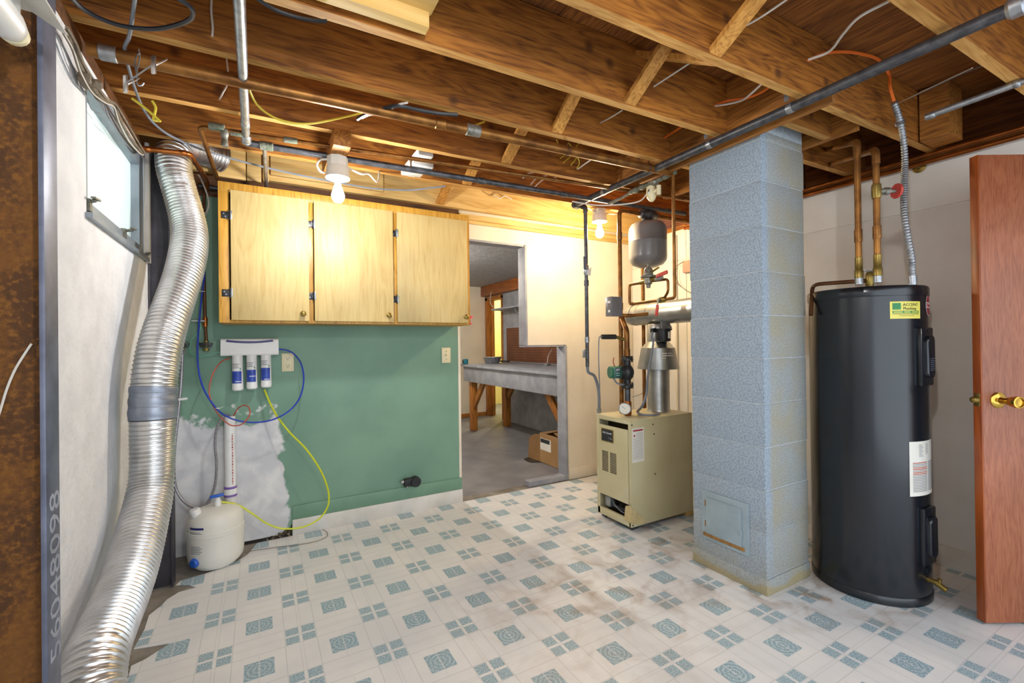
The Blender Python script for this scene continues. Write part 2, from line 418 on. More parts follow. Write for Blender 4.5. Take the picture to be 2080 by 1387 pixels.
def fil(pts, r=.03, n=5):                                 # polyline with rounded corners
    p = [Vector(q) for q in pts]; out = [p[0]]
    for i in range(1, len(p)-1):
        a, b, c = p[i-1], p[i], p[i+1]; d0 = (a-b); d1 = (c-b); q = min(r, d0.length*.48, d1.length*.48)
        s0 = b+d0.normalized()*q; s1 = b+d1.normalized()*q
        for k in range(n+1):
            t = k/n; out.append(s0*(1-t)**2+b*2*t*(1-t)+s1*t*t)
    return out+[p[-1]]
def cable(name, pts, r, m, label, cat='cable', group=None, per=8, smooth_=True, parent=None, n=6):
    b = MB(); b.tube(bz(pts, per) if smooth_ else pts, r, n)
    return b.build(name, m, parent, label=label, cat=None if parent else cat, group=group)
def text(s, size, m, parent, o, xd, yd, name='lettering', ext=.0004, bend=None, sx=1):
    cu = bpy.data.curves.new('t', 'FONT'); cu.body = s; cu.size = size; cu.extrude = ext; cu.align_x = 'CENTER'; cu.align_y = 'CENTER'; cu.resolution_u = 2
    t = bpy.data.objects.new('t', cu); COL.objects.link(t)
    bpy.context.view_layer.update()
    me = bpy.data.meshes.new_from_object(t.evaluated_get(bpy.context.evaluated_depsgraph_get()))
    bpy.data.objects.remove(t); bpy.data.curves.remove(cu)
    o, xd, yd = Vector(o), Vector(xd).normalized(), Vector(yd).normalized(); zd = xd.cross(yd)
    b = MB()
    if bend: vv = [bend(v.co.x*sx, v.co.y, v.co.z) for v in me.vertices]
    else: vv = [o+xd*v.co.x*sx+yd*v.co.y+zd*v.co.z for v in me.vertices]
    b.add(vv, [list(p.vertices) for p in me.polygons]); bpy.data.meshes.remove(me)
    return b.build(name, m, parent)

# ================================================================== THE ROOM
LX, BY, RX, JZ, YF = -.485, 3.25, 3.20, 2.24, -1.3        # left wall, back wall, right wall, underside of joists, open end
def struct(name, b, m, parent=None, org=None, ang=35):
    return b.build(name, m, parent, org=org, kind='structure', ang=ang)
# floor: concrete slab, vinyl sheet with a torn left edge
fl = thing('floor', None, None, (0, 0, 0), kind='structure')
MB().box((LX-.2, YF, -.12), (RX+.2, BY+.1, -.004)).build('slab', 'concrete', fl, org=(0, 0, 0))
edge = [(-.40, YF), (-.405, 1.2), (-.42, 1.9), (-.435, 2.18), (-.44, 2.24), (-.40, 2.26), (-.33, 2.33), (-.40, 2.345), (-.455, 2.36), (-.45, 2.44), (-.445, 2.5), (-.45, 2.62), (-.42, 2.68),
        (-.40, 2.74), (-.36, 2.79), (-.29, 2.80), (-.33, 2.85), (-.385, 2.88), (-.37, 2.92), (-.33, 2.93), (-.27, 2.94), (-.2, 2.97), (-.12, 3.02), (-.07, 3.08), (-.04, 3.17), (-.02, 3.235)]
poly = edge+[(RX, 3.245), (RX, YF)]
MB().prism(poly[::-1], .003, 'Z', -.003).build('vinyl_sheet', 'vinyl', fl, org=(0, 0, 0))
# left wall with window opening
b = MB(); T = .14; wy0, wy1, wz0, wz1 = 1.945, 2.80, 1.665, 2.15
b.box((LX-T, YF, 0), (LX, wy0, 2.165)).box((LX-T, wy1, 0), (LX, BY+.1, 2.165)).box((LX-T, wy0, 0), (LX, wy1, wz0)).box((LX-T, wy0, wz1), (LX, wy1, 2.165))
struct('wall_left', b, 'white_wall')
w = thing('window_1', None, None, (LX-.03, (wy0+wy1)/2, wz0), kind='structure')
xf0, xf1 = LX-.05, LX-.004
fl_, fr_, fb_, ft_ = .03, .085, .045, .06
MB().box((xf0, wy0, wz0), (xf1, wy0+fl_, wz1)).build('window_frame', 'alu_win', w)
MB().box((xf0, wy1-fr_, wz0), (xf1, wy1, wz1)).build('window_frame', 'alu_win', w)
MB().box((xf0, wy0+fl_, wz0), (xf1, wy1-fr_, wz0+fb_)).build('window_frame', 'alu_win', w)
MB().box((xf0, wy0+fl_, wz1-ft_), (xf1, wy1-fr_, wz1)).build('window_frame', 'alu_win', w)
MB().box((LX-.042, wy0+fl_, wz0+fb_), (LX-.036, wy1-fr_, wz1-ft_)).build('pane', 'pane', w)
b = MB(); b.box((LX-.01, wy0-.01, wz0-.018), (LX+.018, wy1+.01, wz0)); b.build('window_sill', 'alu_win', w)
def latch(y, z, s=1):
    b = MB(); b.box((LX-.01, y-.012, z-.02), (LX+.006, y+.012, z+.02)).cyl((LX, y, z+.012), (LX+.03*s, y, z+.018), .006, 8)
    b.obox((LX+.03*s, y-.03, z+.02), (LX+.03*s, y+.03, z+.026), .012, .006)
    b.build('latch', 'solder', w)
latch(2.42, wz0+.035); latch(1.97, wz0+.03, .6); latch(2.79, wz0+.0, .6)
MB().box((LX, wy1+.02, wz0-.02), (LX+.016, wy1+.05, JZ)).build('window_trim', 'white_base', w)
# back wall (green board) with its baseboard
struct('wall_back', MB().box((LX, BY, 0), (1.362, BY+.1, JZ+.28)), 'green', org=(0, 0, 0))
bb = thing('baseboard_back', None, None, (.77, BY, 0), kind='structure')
MB().box((.178, BY-.012, .1), (1.362, BY, .189), .003).build('upper_board', 'green_trim', bb)
MB().box((.178, BY-.016, 0), (1.365, BY, .1), .002).build('lower_strip', 'white_base', bb)
# partition in cream with the stepped opening to the workroom
b = MB(); Y2 = BY+.012
b.prism([(2.385, 0), (RX, 0), (RX, JZ+.28), (1.362, JZ+.28), (1.362, 2.055), (1.985, 2.055), (1.985, 1.205), (2.385, 1.205)], .1, 'Y', Y2)
struct('wall_partition', b, 'cream_wall')
jb = thing('trim_1', None, None, (2.0, BY+.06, 0), kind='structure')
b = MB(); b.box((1.965, Y2-.006, 1.2), (1.985, Y2+.11, 2.05), .002).build('jamb_board', 'grey_paint', jb)
MB().box((2.365, Y2-.01, .0), (2.39, Y2+.115, 1.20), .002).build('jamb_board', 'grey_paint', jb)
MB().box((1.965, Y2+.005, 1.19), (2.365, Y2+.108, 1.206)).build('jamb_board', 'grey_paint', jb)
MB().box((1.362, Y2+.004, 2.04), (1.965, Y2+.108, 2.056)).build('jamb_board', 'grey_paint', jb)
MB().box((1.345, BY-.002, .1), (1.364, Y2+.11, 2.04)).build('jamb_board', 'cream_wall', jb)
pl = MB(); pl.prism([(1.99, 3.268), (2.40, 3.262), (2.40, 3.352), (2.01, 3.35), (1.985, 3.33)], .042, 'Z', 0)
pl.build('sill_plank', 'grey_paint', jb)
struct('baseboard_partition', MB().box((2.40, Y2-.008, 0), (RX, Y2, .105), .002), 'cream_wall')
# right wall with panel joints, baseboard
rw = thing('wall_right', None, None, (RX, 1, 0), kind='structure')
MB().box((RX+.002, YF, 0), (RX+.32, BY+.12, 2.19)).build('wall_core', 'right_wall', rw)
MB().box((RX+.30, YF, 2.19), (RX+.34, BY+.12, 2.52)).build('rim_board', 'firY', rw)
MB().box((RX+.02, YF, 2.19), (RX+.16, BY+.12, 2.235)).build('sill_plate', 'joistY', rw)
yy = [-1.3, -.1, .62, 1.84, 2.62, 3.26]
for a, c in zip(yy, yy[1:]):
    MB().box((RX-.008, a+.002, 0), (RX+.004, c-.002, 1.925), .002).build('panel', 'right_wall', rw)
    MB().box((RX-.006, a+.002, 1.933), (RX+.004, c-.002, 2.19), .002).build('panel', 'right_wall', rw)
struct('baseboard_right', MB().box((RX-.02, YF, 0), (RX-.008, Y2, .115), .003), 'white_base')

# ------------------------------------------------------------------ ceiling: subfloor planks, joists, headers, bridging
ce = thing('ceiling', None, None, (1.3, 1.5, JZ), kind='structure')
JT = JZ+.272
x = LX-.42; i = 0
while x < RX+.42:
    wd = .2+.05*random.random(); zz = JT+.002*random.random()
    MB().box((x+.0015, YF, zz), (x+wd-.0015, BY+.1, zz+.022)).build('subfloor_plank', 'plank', ce)
    x += wd
MB().box((LX-.42, YF, JT+.03), (RX+.5, BY+.1, JT+.05)).build('floor_above', 'dark_gap', ce)
MB().box((LX-.34, YF, 2.2), (LX-.30, BY+.1, JT)).build('rim_board', 'firY', ce)
MB().box((LX-.34, YF, 2.167), (LX-.01, BY+.1, JZ-.002)).build('sill_plate', 'fir_dark', ce)
JY = {}
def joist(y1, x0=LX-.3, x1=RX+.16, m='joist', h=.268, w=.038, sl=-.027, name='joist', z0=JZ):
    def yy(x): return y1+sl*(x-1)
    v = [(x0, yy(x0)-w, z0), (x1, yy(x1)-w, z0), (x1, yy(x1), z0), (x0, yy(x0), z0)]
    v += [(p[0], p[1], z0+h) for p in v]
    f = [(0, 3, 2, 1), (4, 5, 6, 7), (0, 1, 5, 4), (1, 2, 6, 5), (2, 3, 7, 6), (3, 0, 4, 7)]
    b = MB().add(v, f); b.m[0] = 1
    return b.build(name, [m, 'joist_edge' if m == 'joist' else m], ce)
HX = 2.035
JL = [(-1.05, RX+.16), (-.62, RX+.16), (-.2, RX+.16), (.22, RX+.16), (.633, RX+.16), (1.085, RX+.16), (1.478, HX), (1.837, HX), (2.277, RX+.16), (2.692, RX+.16)]
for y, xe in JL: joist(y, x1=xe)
JS = [y for y, _ in JL]
FY = 3.16
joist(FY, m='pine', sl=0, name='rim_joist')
# framing round the chimney
MB().box((HX, 1.07, JZ+.0), (HX+.038, 2.26, JT-.005)).build('header', 'joistY', ce)
MB().box((2.52, 1.07, JZ+.0), (2.558, 2.26, JT-.005)).build('header', 'joistY', ce)
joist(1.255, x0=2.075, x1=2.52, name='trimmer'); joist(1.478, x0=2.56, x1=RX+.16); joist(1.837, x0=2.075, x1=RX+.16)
MB().box((2.99, .87, JZ-.0), (3.16, .985, JT-.01)).build('blocking', 'joistY', ce)
MB().box((2.045, .95, JZ-.045), (2.075, 2.02, JZ-.005), .002).build('ledger_strip', 'joistY', ce)
# top plates over the back wall and partition
MB().box((LX, BY-.012, JZ-.11), (1.36, BY-.001, JZ+.2)).build('top_plate', 'fir_dark', ce)
MB().box((1.362, BY-.03, JZ-.045), (RX, BY+.09, JZ-.003)).build('top_plate', 'pine', ce)
MB().box((1.37, BY-.012, JZ-.07), (RX, BY+.0, JZ-.045)).build('top_plate', 'pine', ce)
# crossed bridging between the joists
def brg(k, X):
    y0, y1 = JS[k]-.027*(X-1), JS[k+1]-.027*(X-1)-.038
    MB().obox((X, y0-.002, JT-.03), (X, y1+.004, JZ+.012), .06, .019, up=(0, 1, 1)).build('bridging', 'brace', ce)
    MB().obox((X+.062, y0-.002, JZ+.012), (X+.062, y1+.004, JT-.03), .06, .019, up=(0, -1, 1)).build('bridging', 'brace', ce)
for k, X in ((3, 1.47), (4, 1.43), (5, 1.40), (6, 1.27), (7, 1.23), (8, 1.17)): brg(k, X)
y0, y1 = JS[9]-.01, FY-.04
MB().obox((1.16, y0, JT-.03), (1.16, y1, JZ+.012), .06, .019, up=(0, 1, 1)).build('bridging', 'brace', ce)
MB().obox((1.22, y0, JZ+.012), (1.22, y1, JT-.03), .06, .019, up=(0, -1, 1)).build('bridging', 'brace', ce)
# pale boards nailed up round the lamp over the cabinet and above the duct
for x0, x1, z0 in ((-.22, -.06, JZ-.03), (-.055, .02, JZ-.03), (.03, .06, JZ-.02)):
    MB().box((x0, FY-.075, z0), (x1, FY-.05, JZ+.14), .002).build('cleat_board', 'pine', ce)
MB().box((.07, FY-.06, JZ+.03), (.75, FY-.04, JZ+.16), .002).build('cleat_board', 'pine', ce)
MB().box((.75, 2.32, JZ-.004), (.83, 2.66, JZ+.035), .002).build('cleat_board', 'white_base', ce)
MB().box((.745, 2.40, JZ-.03), (.86, 2.47, JZ-.003), .003).build('cleat_board', 'white_base', ce)
MB().box((.725, 2.52, JZ-.03), (.84, 2.58, JZ-.003), .003).build('cleat_board', 'white_base', ce)
# pale panel in the bay between two joists
pn = MB(); pn.prism([(.05, 1.09), (.49, 1.075), (.495, 1.095), (.495, 1.39), (.47, 1.425), (.02, 1.435)], .02, 'Z', JZ+.05)
pn.prism([(.0, 1.38), (.485, 1.38), (.485, 1.42), (.0, 1.43)], .05, 'Z', JZ+.0)
pn.build('bay_panel', 'ply', ce)

# ------------------------------------------------------------------ workroom behind the opening
WRX, WEY, WCZ = 3.40, 6.95, 2.19
struct('floor_workroom', MB().box((.2, BY+.0, -.1), (WRX+1.3, 8.2, -.005)), 'grey_floor')
struct('ceiling_workroom', MB().box((.2, BY+.115, WCZ), (WRX+1.3, 8.2, WCZ+.04)), 'ceil_grey')
struct('wall_workroom_side', MB().box((WRX, BY+.115, 0), (WRX+.1, 6.33, WCZ)).box((WRX, 6.33, 2.0), (WRX+.1, WEY, WCZ)), 'grey_paint')
struct('wall_workroom_end', MB().box((.2, WEY, 0), (WRX+.1, WEY+.1, WCZ)), 'cream_wall')
struct('wall_workroom_far', MB().box((.2, BY+.1, 0), (.3, WEY, WCZ)), 'cream_wall')
struct('wall_hall', MB().box((WRX+1.1, 5.2, 0), (WRX+1.2, 8.2, WCZ)).box((WRX+.1, 8.1, 0), (WRX+1.2, 8.2, WCZ)).box((WRX+.1, 5.1, 0), (WRX+1.2, 5.2, WCZ)), 'yellow_wall')
struct('baseboard_workroom', MB().box((2.4, WEY-.02, 0), (WRX, WEY, .06)), 'fir')
dr = thing('door_1', None, None, (WRX, 6.5, 0), kind='structure')
MB().box((WRX-.02, 6.33, 0), (WRX+.12, 6.37, 2.0), .003).build('jamb', 'fir', dr)
MB().box((WRX-.02, 6.86, 0), (WRX+.12, WEY-.005, 2.0), .003).build('jamb', 'fir', dr)
MB().box((WRX-.02, 6.33, 1.95), (WRX+.12, WEY-.005, 2.01), .003).build('lintel', 'fir', dr)
MB().box((WRX+.05, 6.825, 0), (WRX+.085, 6.86, 1.95), .003).build('door_stop', 'fir', dr)
MB().box((WRX-.026, 6.875, .93), (WRX-.02, 6.905, 1.0), .002).build('strike_plate', 'brass', dr)
struct('trim_2', MB().box((WRX-.1, 3.6, 2.02), (WRX-.005, WEY-.01, WCZ-.002), .004), 'firY')
# bench
bn = thing('workbench', 'grey painted workbench with orange wooden braces in the room beyond', 'workbench', (2.95, 4.8, 0))
MB().box((2.49, 3.42, .905), (WRX-.005, 6.0, .935), .004).build('tabletop', 'grey_paint', bn)
MB().box((2.53, 3.42, .70), (2.565, 5.92, .90), .003).build('apron', 'grey_paint', bn)
MB().box((2.565, 5.885, .70), (WRX-.01, 5.92, .90), .003).build('apron', 'grey_paint', bn)
for lx, ly in ((2.60, 5.84), (3.15, 5.86), (2.60, 3.53), (3.2, 3.53)):
    MB().box((lx, ly-.05, 0), (lx+.085, ly+.045, .90), .003).build('leg', 'fir', bn)
MB().obox((2.64, 5.88, .26), (2.64, 5.40, .80), .04, .085, up=(0, 1, 0)).build('brace', 'fir', bn)
MB().obox((3.19, 5.80, .45), (3.19, 5.45, .86), .04, .085, up=(0, 1, 0)).build('brace', 'fir', bn)
MB().obox((2.63, 3.59, .33), (2.63, 4.02, .80), .04, .085, up=(0, 1, 0)).build('brace', 'fir', bn)
# pegboard with rows of holes, shelf
pg = thing('pegboard', 'brown perforated hardboard on the wall over the grey workbench', 'pegboard', (WRX-.01, 4.6, .95))
MB().box((WRX-.012, 3.5, .95), (WRX-.003, 6.2, 1.46), .001).build('board', 'pegboard', pg)
h = MB(); z = .98
while z < 1.45:
    y = 3.54
    while y < 6.18:
        h.add([(WRX-.0125, y-.006, z-.006), (WRX-.0125, y+.006, z-.006), (WRX-.0125, y+.006, z+.006), (WRX-.0125, y-.006, z+.006)], [(0, 1, 2, 3)]); y += .036
    z += .036
h.build('holes', 'dark_gap', pg, kind='stuff')
sh = thing('wall_shelf', 'thin grey shelf on the wall above the brown perforated board', 'shelf', (WRX-.15, 5.2, 1.66))
MB().box((WRX-.28, 4.3, 1.73), (WRX-.004, 6.2, 1.755), .002).build('shelf_board', 'grey_paint', sh)
for y in (4.6, 5.62):
    MB().box((WRX-.02, y-.012, 1.48), (WRX-.004, y+.012, 1.73)).obox((WRX-.02, y, 1.5), (WRX-.2, y, 1.725), .012, .012).build('bracket', 'grey_paint', sh)
# things on the bench
b = MB(); b.lathe([(.09, 0), (.10, .005), (.135, .085), (.145, .088), (.145, .094), (.128, .09), (.094, .012), (.001, .01)], P(1000, 738, 'Z', .936)+Vector((0, 0, .0)), n=24)
b.build('metal_pan', 'galv', label='round grey metal pan on the far end of the workbench', cat='pan')
c = Vector((2.545, 5.88, .9352))
tp = thing('tape_measure', 'small teal tape measure on the corner of the workbench', 'tape measure', c)
MB().box(c+Vector((-.035, -.03, 0)), c+Vector((.035, .03, .075)), .012).build('case', 'teal', tp)
MB().cyl(c+Vector((-.036, 0, .04)), c+Vector((-.041, 0, .04)), .024, 16).build('badge', 'black', tp)
MB().obox(c+Vector((-.035, -.03, .01)), c+Vector((-.1, -.08, .008)), .018, .003).build('hook', 'black', tp)
c = P(1022, 735, 'Z', .936)
b = MB(); b.obox(c+Vector((-.06, .1, .012)), c+Vector((.05, -.08, .012)), .07, .022, bev=.004); b.build('black_tool', 'black', label='flat black tool lying behind the metal pan on the workbench', cat='tool')
c = P(1112, 742, 'Z', .936)
oc = thing('bench_cord', 'white cord with plug hanging down in front of the brown perforated board', 'cord', c)
MB().tube(bz([c+Vector((.3, .25, .34)), c+Vector((.18, .16, .2)), c+Vector((.05, .05, .12)), c+Vector((0, 0, .03))]), .006, 6).build('flex', 'wcable', oc)
MB().box(c+Vector((-.03, -.03, 0)), c+Vector((.03, .03, .03)), .006).build('plug', 'ink_grey', oc)
cable('hanging_string', [Vector((WRX-.12, 6.5, 2.06)), Vector((WRX-.13, 6.52, 1.95)), Vector((WRX-.15, 6.46, 1.86)), Vector((WRX-.13, 6.4, 1.8))], .006, 'wcable', 'pale string looped over the brown beam by the far door', 'string')
# cardboard box with open flaps
bx = thing('cardboard_box', 'open brown cardboard box on the grey floor under the workbench', 'box', (2.6, 3.85, 0))
x0, x1, ya, yb, zh = 2.52, 2.84, 3.58, 3.92, .30
MB().box((x0, ya, 0), (x0+.006, yb, zh)).build('side', 'cardboard', bx)
MB().box((x1-.006, ya, 0), (x1, yb, zh)).build('side', 'cardboard', bx)
MB().box((x0+.006, ya, 0), (x1-.006, ya+.006, zh)).build('side', 'cardboard', bx)
MB().box((x0+.006, yb-.006, 0), (x1-.006, yb, zh)).build('side', 'cardboard_in', bx)
MB().box((x0+.006, ya+.006, .002), (x1-.006, yb-.006, .008)).build('bottom', 'cardboard_in', bx)
MB().add([(x0, yb, .0), (x0-.02, yb+.2, .0), (x0+.01, yb+.25, .05), (x0+.02, yb+.24, .21), (x0+.005, yb+.1, .27), (x0+.005, yb, .28)], [(0, 1, 2, 3, 4, 5)]).build('flap', 'cardboard_in', bx)
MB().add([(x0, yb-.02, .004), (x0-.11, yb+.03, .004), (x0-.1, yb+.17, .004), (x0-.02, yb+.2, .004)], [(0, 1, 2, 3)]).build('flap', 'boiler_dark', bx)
MB().add([(x0, ya, zh), (x1, ya, zh), (x1, ya+.09, zh+.03), (x0, ya+.09, zh+.035)], [(0, 1, 2, 3)]).build('flap', 'cardboard', bx)
MB().add([(x0, yb, zh), (x1, yb, zh), (x1, yb-.1, zh+.02), (x0, yb-.1, zh+.0)], [(0, 1, 2, 3)]).build('flap', 'cardboard', bx)
MB().box((x0-.0015, 3.72, .13), (x0, 3.91, .25)).build('shipping_label', 'paper', bx)
MB().box((x0-.0025, 3.74, .205), (x0-.001, 3.905, .245)).build('printed_band', 'ink', bx)
wl = thing('workroom_fill_lamp', 'added unseen bulb in a white porcelain holder on the workroom ceiling', 'lamp', (1.3, 4.7, WCZ-.1))  # unseen lamp added to light the workroom
MB().lathe([(.05, .1), (.055, .06), (.03, .05)], (1.3, 4.7, WCZ-.1), n=20).build('holder', 'porcelain', wl)
MB().lathe([(.001, -.06), (.02, -.055), (.03, -.03), (.028, 0), (.014, .03), (.013, .05)], (1.3, 4.7, WCZ-.1), n=20).build('bulb', 'bulb_work_fill', wl)
hl = thing('hall_lamp', 'bare bulb in a porcelain holder on the ceiling of the yellow hall', 'lamp', (WRX+.7, 7.2, WCZ-.1))
MB().lathe([(.05, .1), (.055, .06), (.03, .05)], (WRX+.7, 7.2, WCZ-.1), n=20).build('holder', 'porcelain', hl)
MB().lathe([(.001, -.06), (.02, -.055), (.03, -.03), (.028, 0), (.014, .03), (.013, .05)], (WRX+.7, 7.2, WCZ-.1), n=20).build('bulb', 'bulb_hall', hl)

# ------------------------------------------------------------------ lamps of the room
def lamp(name, label, x, y, zt, m, box=True):
    l = thing(name, label, 'lamp', (x, y, zt))
    if box: MB().lathe([(.048, .003), (.05, .008), (.05, min(.05, JZ-.002-zt)), (.046, min(.052, JZ-.001-zt))], (x, y, zt), n=8).build('ceiling_box', 'porcelain', l)
    if zt < 2.15: MB().box((x-.04, y-.15, zt+.05), (x+.04, y+.28, JZ-.001), .004).build('mounting_cleat', 'joistY', l)
    MB().lathe([(.001, .003), (.052, .003), (.054, -.005), (.056, -.045), (.058, -.05), (.057, -.054), (.045, -.05), (.001, -.046)], (x, y, zt), n=28).build('lampholder', 'porcelain', l)
    MB().cyl((x, y, zt-.045), (x, y, zt-.075), .016, 16).build('socket', 'galv', l)
    z0 = zt-.075
    MB().lathe([(.013, 0), (.015, -.012), (.022, -.035), (.03, -.058), (.031, -.07), (.027, -.085), (.018, -.096), (.001, -.101)], (x, y, z0), n=24).build('bulb', m, l)
    return l
lamp('ceiling_bulb', 'lit white bulb in a porcelain holder in front of the wooden cabinets', .35, 2.38, 2.112, 'bulb')
lamp('ceiling_bulb', 'added unseen fill bulb in a porcelain holder under the joists nearest the open end', .28, .13, 2.18, 'bulb_fill')  # unseen bulb added above the camera as fill for the right side
lamp('ceiling_bulb', 'lit warm bulb in a porcelain holder beside the grey expansion tank', 2.275, 2.66, 2.196, 'bulb_warm')

# ================================================================== STEEL COLUMNS
def column(label, yc, x1, mweb, mfl, w=.076):
    c = thing('steel_column', label, 'column', (LX+.05, yc, 0))
    MB().box((LX+.009, yc-.004, 0), (x1-.009, yc+.004, JZ-.002)).build('web', mweb, c)
    MB().box((LX+.001, yc-w/2, 0), (LX+.009, yc+w/2, JZ-.002), .001).build('flange', mfl, c)
    MB().box((x1-.009, yc-w/2, 0), (x1, yc+w/2, JZ-.002), .001).build('flange', mfl, c)
    return c
c1 = column('rusty steel column at the left edge with stencilled digits on its flange', 1.300, -.38, 'rust', 'steel_blue', .070)
text('56048098', .075, 'stencil', c1, (-.3795, 1.308, .745), (0, 0, 1), (0, -1, 0), ext=.0003, sx=1.2)
column('dark steel column in the corner behind the flexible duct', 2.90, -.392, 'steel', 'steel')
cable('paint_string', PL('Y', 1.292, (64, 698), (48, 722), (30, 752), (14, 790), (0, 835), (-12, 870)), .0022, 'wcable', 'white string hanging in front of the rusty column', 'string')

# ------------------------------------------------------------------ fluorescent shop light, top left
sl = thing('fluorescent_light', 'white fluorescent strip light hanging in front of the rusty column', 'light fixture', (-.395, .55, 1.8))
MB().add([(-.463, 1.20, 1.845), (-.415, 1.20, 1.875), (-.375, 1.20, 1.875), (-.325, 1.20, 1.845), (-.463, -.05, 1.845), (-.415, -.05, 1.875), (-.375, -.05, 1.875), (-.325, -.05, 1.845),
          (-.463, 1.20, 1.841), (-.415, 1.20, 1.871), (-.375, 1.20, 1.871), (-.325, 1.20, 1.841), (-.463, -.05, 1.841), (-.415, -.05, 1.871), (-.375, -.05, 1.871), (-.325, -.05, 1.841)],
         [(0, 1, 5, 4), (1, 2, 6, 5), (2, 3, 7, 6), (8, 12, 13, 9), (9, 13, 14, 10), (10, 14, 15, 11), (0, 8, 9, 1), (1, 9, 10, 2), (2, 10, 11, 3), (0, 4, 12, 8), (3, 11, 15, 7)]).build('reflector', 'porcelain', sl)
MB().lathe([(.012, 0), (.024, .012), (.028, .035), (.028, 1.2), (.02, 1.235)], (-.393, 1.175, 1.812), (0, -1, 0), n=20).build('tube_cover', 'wplastic', sl)
MB().lathe([(.02, -.012), (.022, 0), (.02, .004)], (-.393, 1.175, 1.812), (0, -1, 0), n=16).build('end_cap', 'ivory', sl)
MB().box((-.405, 1.14, 1.838), (-.381, 1.17, 1.872)).build('tube_holder', 'wplastic', sl)
for y in (1.02, .15): MB().tube([(-.395, y, 1.875), (-.395, y, 2.3)], .002, 5).build('hanging_wire', 'galv', sl)

# ------------------------------------------------------------------ flexible aluminium duct
DP = [(452, 322, 3.03), (405, 303, 3.0), (365, 284, 2.86), (347, 305, 2.765), (349, 342, 2.76), (364, 381, 2.755), (376, 424, 2.745), (388, 468, 2.73), (388, 489, 2.69), (381, 533, 2.62), (369, 576, 2.56), (353, 619, 2.50),
      (336, 662, 2.45), (325, 703, 2.41), (314, 756, 2.38), (311, 809, 2.37), (310, 863, 2.365), (310, 916, 2.36), (310, 969, 2.35), (307, 995, 2.33), (302, 1022, 2.29), (288, 1075, 2.20), (275, 1128, 2.11),
      (260, 1182, 2.00), (237, 1235, 1.88), (213, 1288, 1.76), (189, 1341, 1.65), (172, 1387, 1.57)]
dpts = [P(x, y, 'Y', Y*(1-.045*min(1, max(0, (y-340)/360)))) for x, y, Y in DP]
dpts = [Vector((max(p.x, LX+.082), p.y, p.z)) for p in dpts]
dpts += [Vector((-.37, 1.47, .27)), Vector((-.325, 1.42, .215)), Vector((-.265, 1.38, .15)), Vector((-.2, 1.35, .10)), Vector((-.1, 1.33, .085))]
for _ in range(2): dpts = [dpts[0]]+[dpts[i]*.6+(dpts[i-1]+dpts[i+1])*.2 for i in range(1, len(dpts)-1)]+[dpts[-1]]
cur = bz(dpts, 12)
# resample evenly so that each rib is a ring
def resample(pts, step):
    out = [pts[0]]; acc = 0
    for a, b2 in zip(pts, pts[1:]):
        l = (b2-a).length
        while acc+l >= step:
            t = (step-acc)/l; a = a+(b2-a)*t; out.append(a.copy()); l = (b2-a).length; acc = 0
        acc += l
    return out
rs = resample(cur, .0035)
dl = []; tp0, tp1 = 10**9, -1
for i, p in enumerate(rs):
    k = i % 5
    taped = .935 < p.z < 1.07
    if taped: tp0 = min(tp0, i); tp1 = max(tp1, i)
    wob = .0018*math.sin(i*.031)+.0012*math.sin(i*.013+1)
    dl.append((.0765 if k == 0 else .0705 if k in (1, 4) else .0728 if k == 2 else .0718)+wob)
du = thing('flexible_duct', 'ribbed silver flexible duct snaking down the left wall to the floor', 'duct', (-.35, 2.3, 0))
MB().tube(rs, .075, 22, True, dl).build('duct_hose', 'alu', du, ang=80)
MB().tube(rs[tp0:tp1], .078, 22, False, [.0782+.0012*math.sin(i*.5) for i in range(tp1-tp0)]).build('tape_wrap', 'tape', du, ang=80)

# ------------------------------------------------------------------ old cables along the top of the left wall
for k, (o, m, r) in enumerate((((0, 0), 'browncable', .006), ((4, -6), 'browncable', .005), ((-3, 5), 'browncable', .004), ((0, 8), 'wcable', .002))):
    cable('old_cable', [P(x+o[0]*s, y+o[1]*s, 'X', -.462+.008*(k % 2)) for x, y, s in ((132, 62, 1), (150, 95, 1), (166, 140, 1.2), (188, 178, 1.3), (214, 204, .6), (232, 214, .5), (243, 240, 1.2), (262, 275, 1.4), (284, 305, .8), (292, 312, .4))],
          r, m, ['thick brown old cable sagging along the top of the left wall', 'thinner brown cable beside the sagging one on the left wall', 'thinnest brown cable looping below the other two over the window', 'thin white wire running over the window top'][k])
for k, pts in enumerate((((112, 64), (130, 95), (150, 140), (172, 192)), ((112, 84), (126, 120), (148, 165), (175, 195), (186, 222), (204, 232), (218, 250), (222, 262), (240, 280)))):
    cable('bell_wire', PL('X', LX+.004, *pts), .0018, 'gcable', ['thin grey wire pinned to the white wall above the window, upper one', 'thin grey wire pinned to the white wall and dangling over the window'][k], 'wire')
c = P(180, 168, 'X', -.455)
MB().box(c+Vector((-.02, -.03, -.012)), c+Vector((.012, .03, .018)), .006).lathe([(.012, 0), (.016, .01), (.01, .022)], c+Vector((.01, 0, 0)), (1, 0, 0), 12).build('cable_clamp', 'browncable', label='tarnished cable clamp at the upper corner of the window', cat='clamp')

